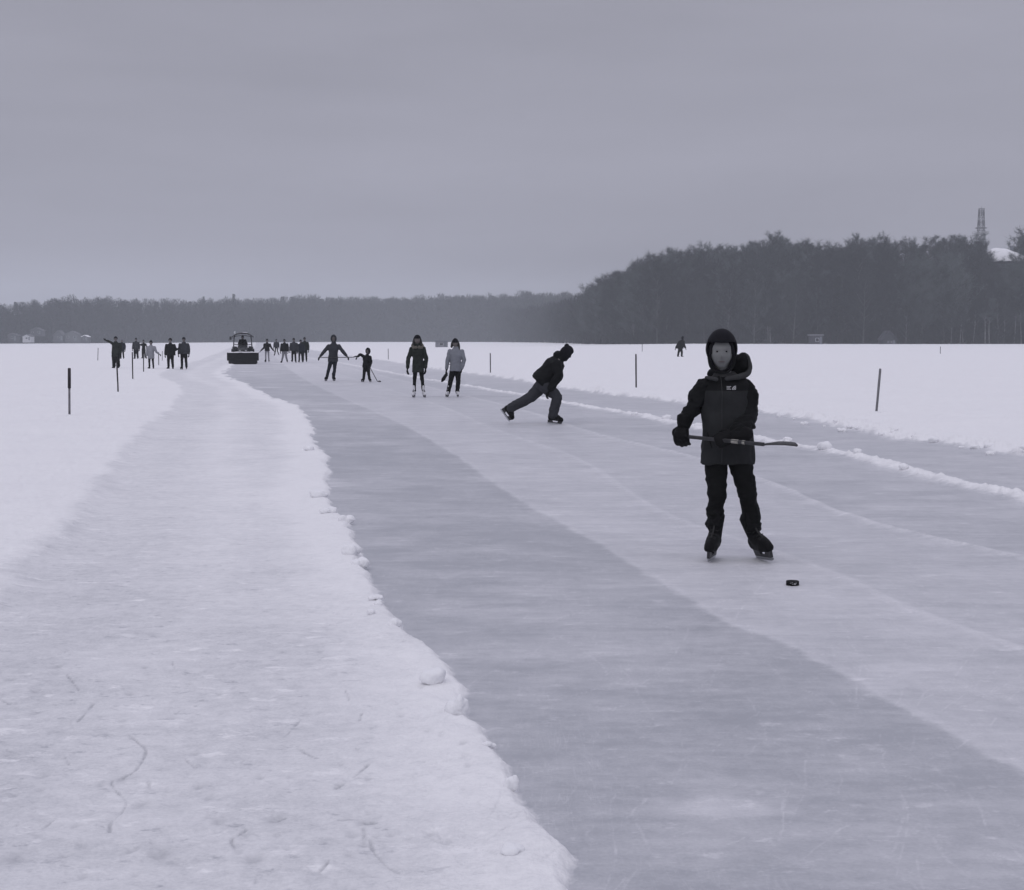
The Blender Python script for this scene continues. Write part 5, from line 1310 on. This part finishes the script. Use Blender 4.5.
def mast():
    Y_ = 455; tp = P(981.5, 208.5, Y_); H = 26.0; b = Vector((tp.x, Y_, tp.z-H))
    root = empty('radio_mast', b, 'tall narrow lattice radio mast rising above the wooded hill', 'mast')
    MM = mat('galvanised', (.22, .22, .235), .6, metal=.3)
    hw = lambda z: 1.6-.95*(z/H)
    bm = bmesh.new(); n = 20
    for i in range(n):
        z0, z1 = H*i/n, H*(i+1)/n
        c0 = [Vector((sx*hw(z0), sy*hw(z0), z0)) for sx, sy in ((-1, -1), (1, -1), (1, 1), (-1, 1))]; c1 = [Vector((sx*hw(z1), sy*hw(z1), z1)) for sx, sy in ((-1, -1), (1, -1), (1, 1), (-1, 1))]
        for k in range(4):
            tube(bm, [c0[k], c1[k]], [.08, .08], n=5, caps=False); tube(bm, [c0[k], c1[(k+1) % 4]], [.05, .05], n=4, caps=False); tube(bm, [c0[(k+1) % 4], c1[k]], [.05, .05], n=4, caps=False); tube(bm, [c1[k], c1[(k+1) % 4]], [.05, .05], n=4, caps=False)
    obm('lattice', bm, MM, root, smooth=False)
    def pan(z, r, m, h):
        for k in range(m):
            a_ = 2*math.pi*k/m+.3; bm = bmesh.new(); box(bm, Vector((math.cos(a_)*r, math.sin(a_)*r, z)), (.45, .25, h), Matrix.Rotation(a_, 3, 'Z'), bev=.05); tube(bm, [(0, 0, z), (math.cos(a_)*r, math.sin(a_)*r, z)], [.06, .06], n=5); obm('antenna_panel', bm, MM, root, smooth=False)
    pan(H-1.4, .7, 3, 1.8); pan(H-4.2, .9, 4, 1.6)
    bm = bmesh.new(); tube(bm, [(0, 0, H-1), (0, 0, H+.6)], [.08, .05], n=6); obm('rod', bm, MM, root)
    for z, r in ((H-5.8, 1.7),):
        bm = bmesh.new(); tube(bm, [(math.cos(i*math.pi/8)*r, math.sin(i*math.pi/8)*r, z) for i in range(17)], [.10]*17, n=6, caps=False)
        for i in range(8): tube(bm, [(0, 0, z), (math.cos(i*math.pi/4)*r, math.sin(i*math.pi/4)*r, z)], [.05, .05], n=4, caps=False)
        obm('platform', bm, MM, root)
mast()

# ------------------------------------------------------------------ haze
bm = bmesh.new(); box(bm, Vector((0, 0, 30.5)), (3400, 3400, 65))
hz = obm('haze', bm, None, smooth=False); hz['kind'] = 'stuff'; hz['label'] = 'thin pale winter haze over the frozen lake'; hz['category'] = 'haze'
m = bpy.data.materials.new('haze'); t = nt(m); out = t.nodes.new('ShaderNodeOutputMaterial'); v = t.nodes.new('ShaderNodeVolumePrincipled')
v.inputs['Color'].default_value = (.90, .95, 1, 1); v.inputs['Density'].default_value = .00046; t.links.new(v.outputs[0], out.inputs['Volume']); hz.data.materials.append(m)

# ------------------------------------------------------------------ sky, sun, camera
W_ = bpy.data.worlds.new('World'); SC.world = W_; W_.use_nodes = True; t = W_.node_tree; t.nodes.clear(); N = t.nodes; L = t.links
out = N.new('ShaderNodeOutputWorld'); bg = N.new('ShaderNodeBackground'); L.new(bg.outputs[0], out.inputs[0]); bg.inputs['Strength'].default_value = .1
sky = N.new('ShaderNodeTexSky'); sky.sky_type = 'NISHITA'; sky.sun_disc = False; SE, SR = math.radians(48), math.radians(200)
sky.sun_elevation = SE; sky.sun_rotation = SR; sky.dust_density = 6; sky.air_density = 1.5
hs = N.new('ShaderNodeHueSaturation'); hs.inputs['Saturation'].default_value = .15; L.new(sky.outputs[0], hs.inputs['Color'])
tc = N.new('ShaderNodeTexCoord'); sx = N.new('ShaderNodeSeparateXYZ'); L.new(tc.outputs['Generated'], sx.inputs[0])
rp = N.new('ShaderNodeValToRGB'); L.new(sx.outputs['Z'], rp.inputs['Fac']); e = rp.color_ramp.elements
SKYK = 1.0
stops = [(0.0, .305), (.06, .315), (.16, .316), (.26, .330), (.38, .40), (.6, .63), (1.0, .69)]
tint = (0.995, 0.992, 1.192)
e[0].position = 0; e[1].position = 1
for i, (p_, v_) in enumerate(stops):
    el_ = e[0] if i == 0 else (e[-1] if p_ == 1.0 else e.new(p_))
    el_.color = (v_*tint[0]*.8, v_*tint[1]*.8, v_*tint[2]*.8, 1)
mp = N.new('ShaderNodeMapping'); mp.inputs['Scale'].default_value = (1.5, 1.5, 9); L.new(tc.outputs['Generated'], mp.inputs['Vector'])
cn = N.new('ShaderNodeTexNoise'); cn.inputs['Scale'].default_value = 1.6; cn.inputs['Detail'].default_value = 5; L.new(mp.outputs[0], cn.inputs['Vector'])
cr = N.new('ShaderNodeMapRange'); cr.inputs['From Min'].default_value = .3; cr.inputs['From Max'].default_value = .7; cr.inputs['To Min'].default_value = 11.3; cr.inputs['To Max'].default_value = 13.7; L.new(cn.outputs['Fac'], cr.inputs['Value'])
vm = N.new('ShaderNodeVectorMath'); vm.operation = 'SCALE'; L.new(rp.outputs[0], vm.inputs[0]); L.new(cr.outputs[0], vm.inputs['Scale'])
mx = N.new('ShaderNodeMix'); mx.data_type = 'RGBA'; mx.inputs['Factor'].default_value = .96; L.new(hs.outputs[0], mx.inputs['A']); L.new(vm.outputs[0], mx.inputs['B'])
L.new(mx.outputs['Result'], bg.inputs['Color'])
sl = bpy.data.lights.new('sun', 'SUN'); sl.energy = .5; sl.angle = math.radians(40); sl.color = (1, .98, .97); so = bpy.data.objects.new('sun', sl); COL.objects.link(so)
# direction towards the sun matching the sky's rotation
az = SR; d = Vector((math.sin(az)*math.cos(SE), math.cos(az)*math.cos(SE), math.sin(SE)))
so.rotation_euler = d.to_track_quat('Z', 'Y').to_euler(); so.location = (0, 0, 60)
cam = bpy.data.cameras.new('camera'); cam.sensor_width = 36; cam.lens = F/1024*36; cam.clip_start = .1; cam.clip_end = 6000
co = bpy.data.objects.new('camera', cam); COL.objects.link(co); co.location = (0, 0, CE); co.rotation_euler = (math.pi/2-TH, 0, 0)
SC.camera = co
SC.view_settings.view_transform = 'Standard'; SC.view_settings.look = 'None'; SC.view_settings.exposure = 0; SC.view_settings.gamma = 1
SC.cycles.volume_bounces = 1
bpy.data.scenes.remove(TSC)
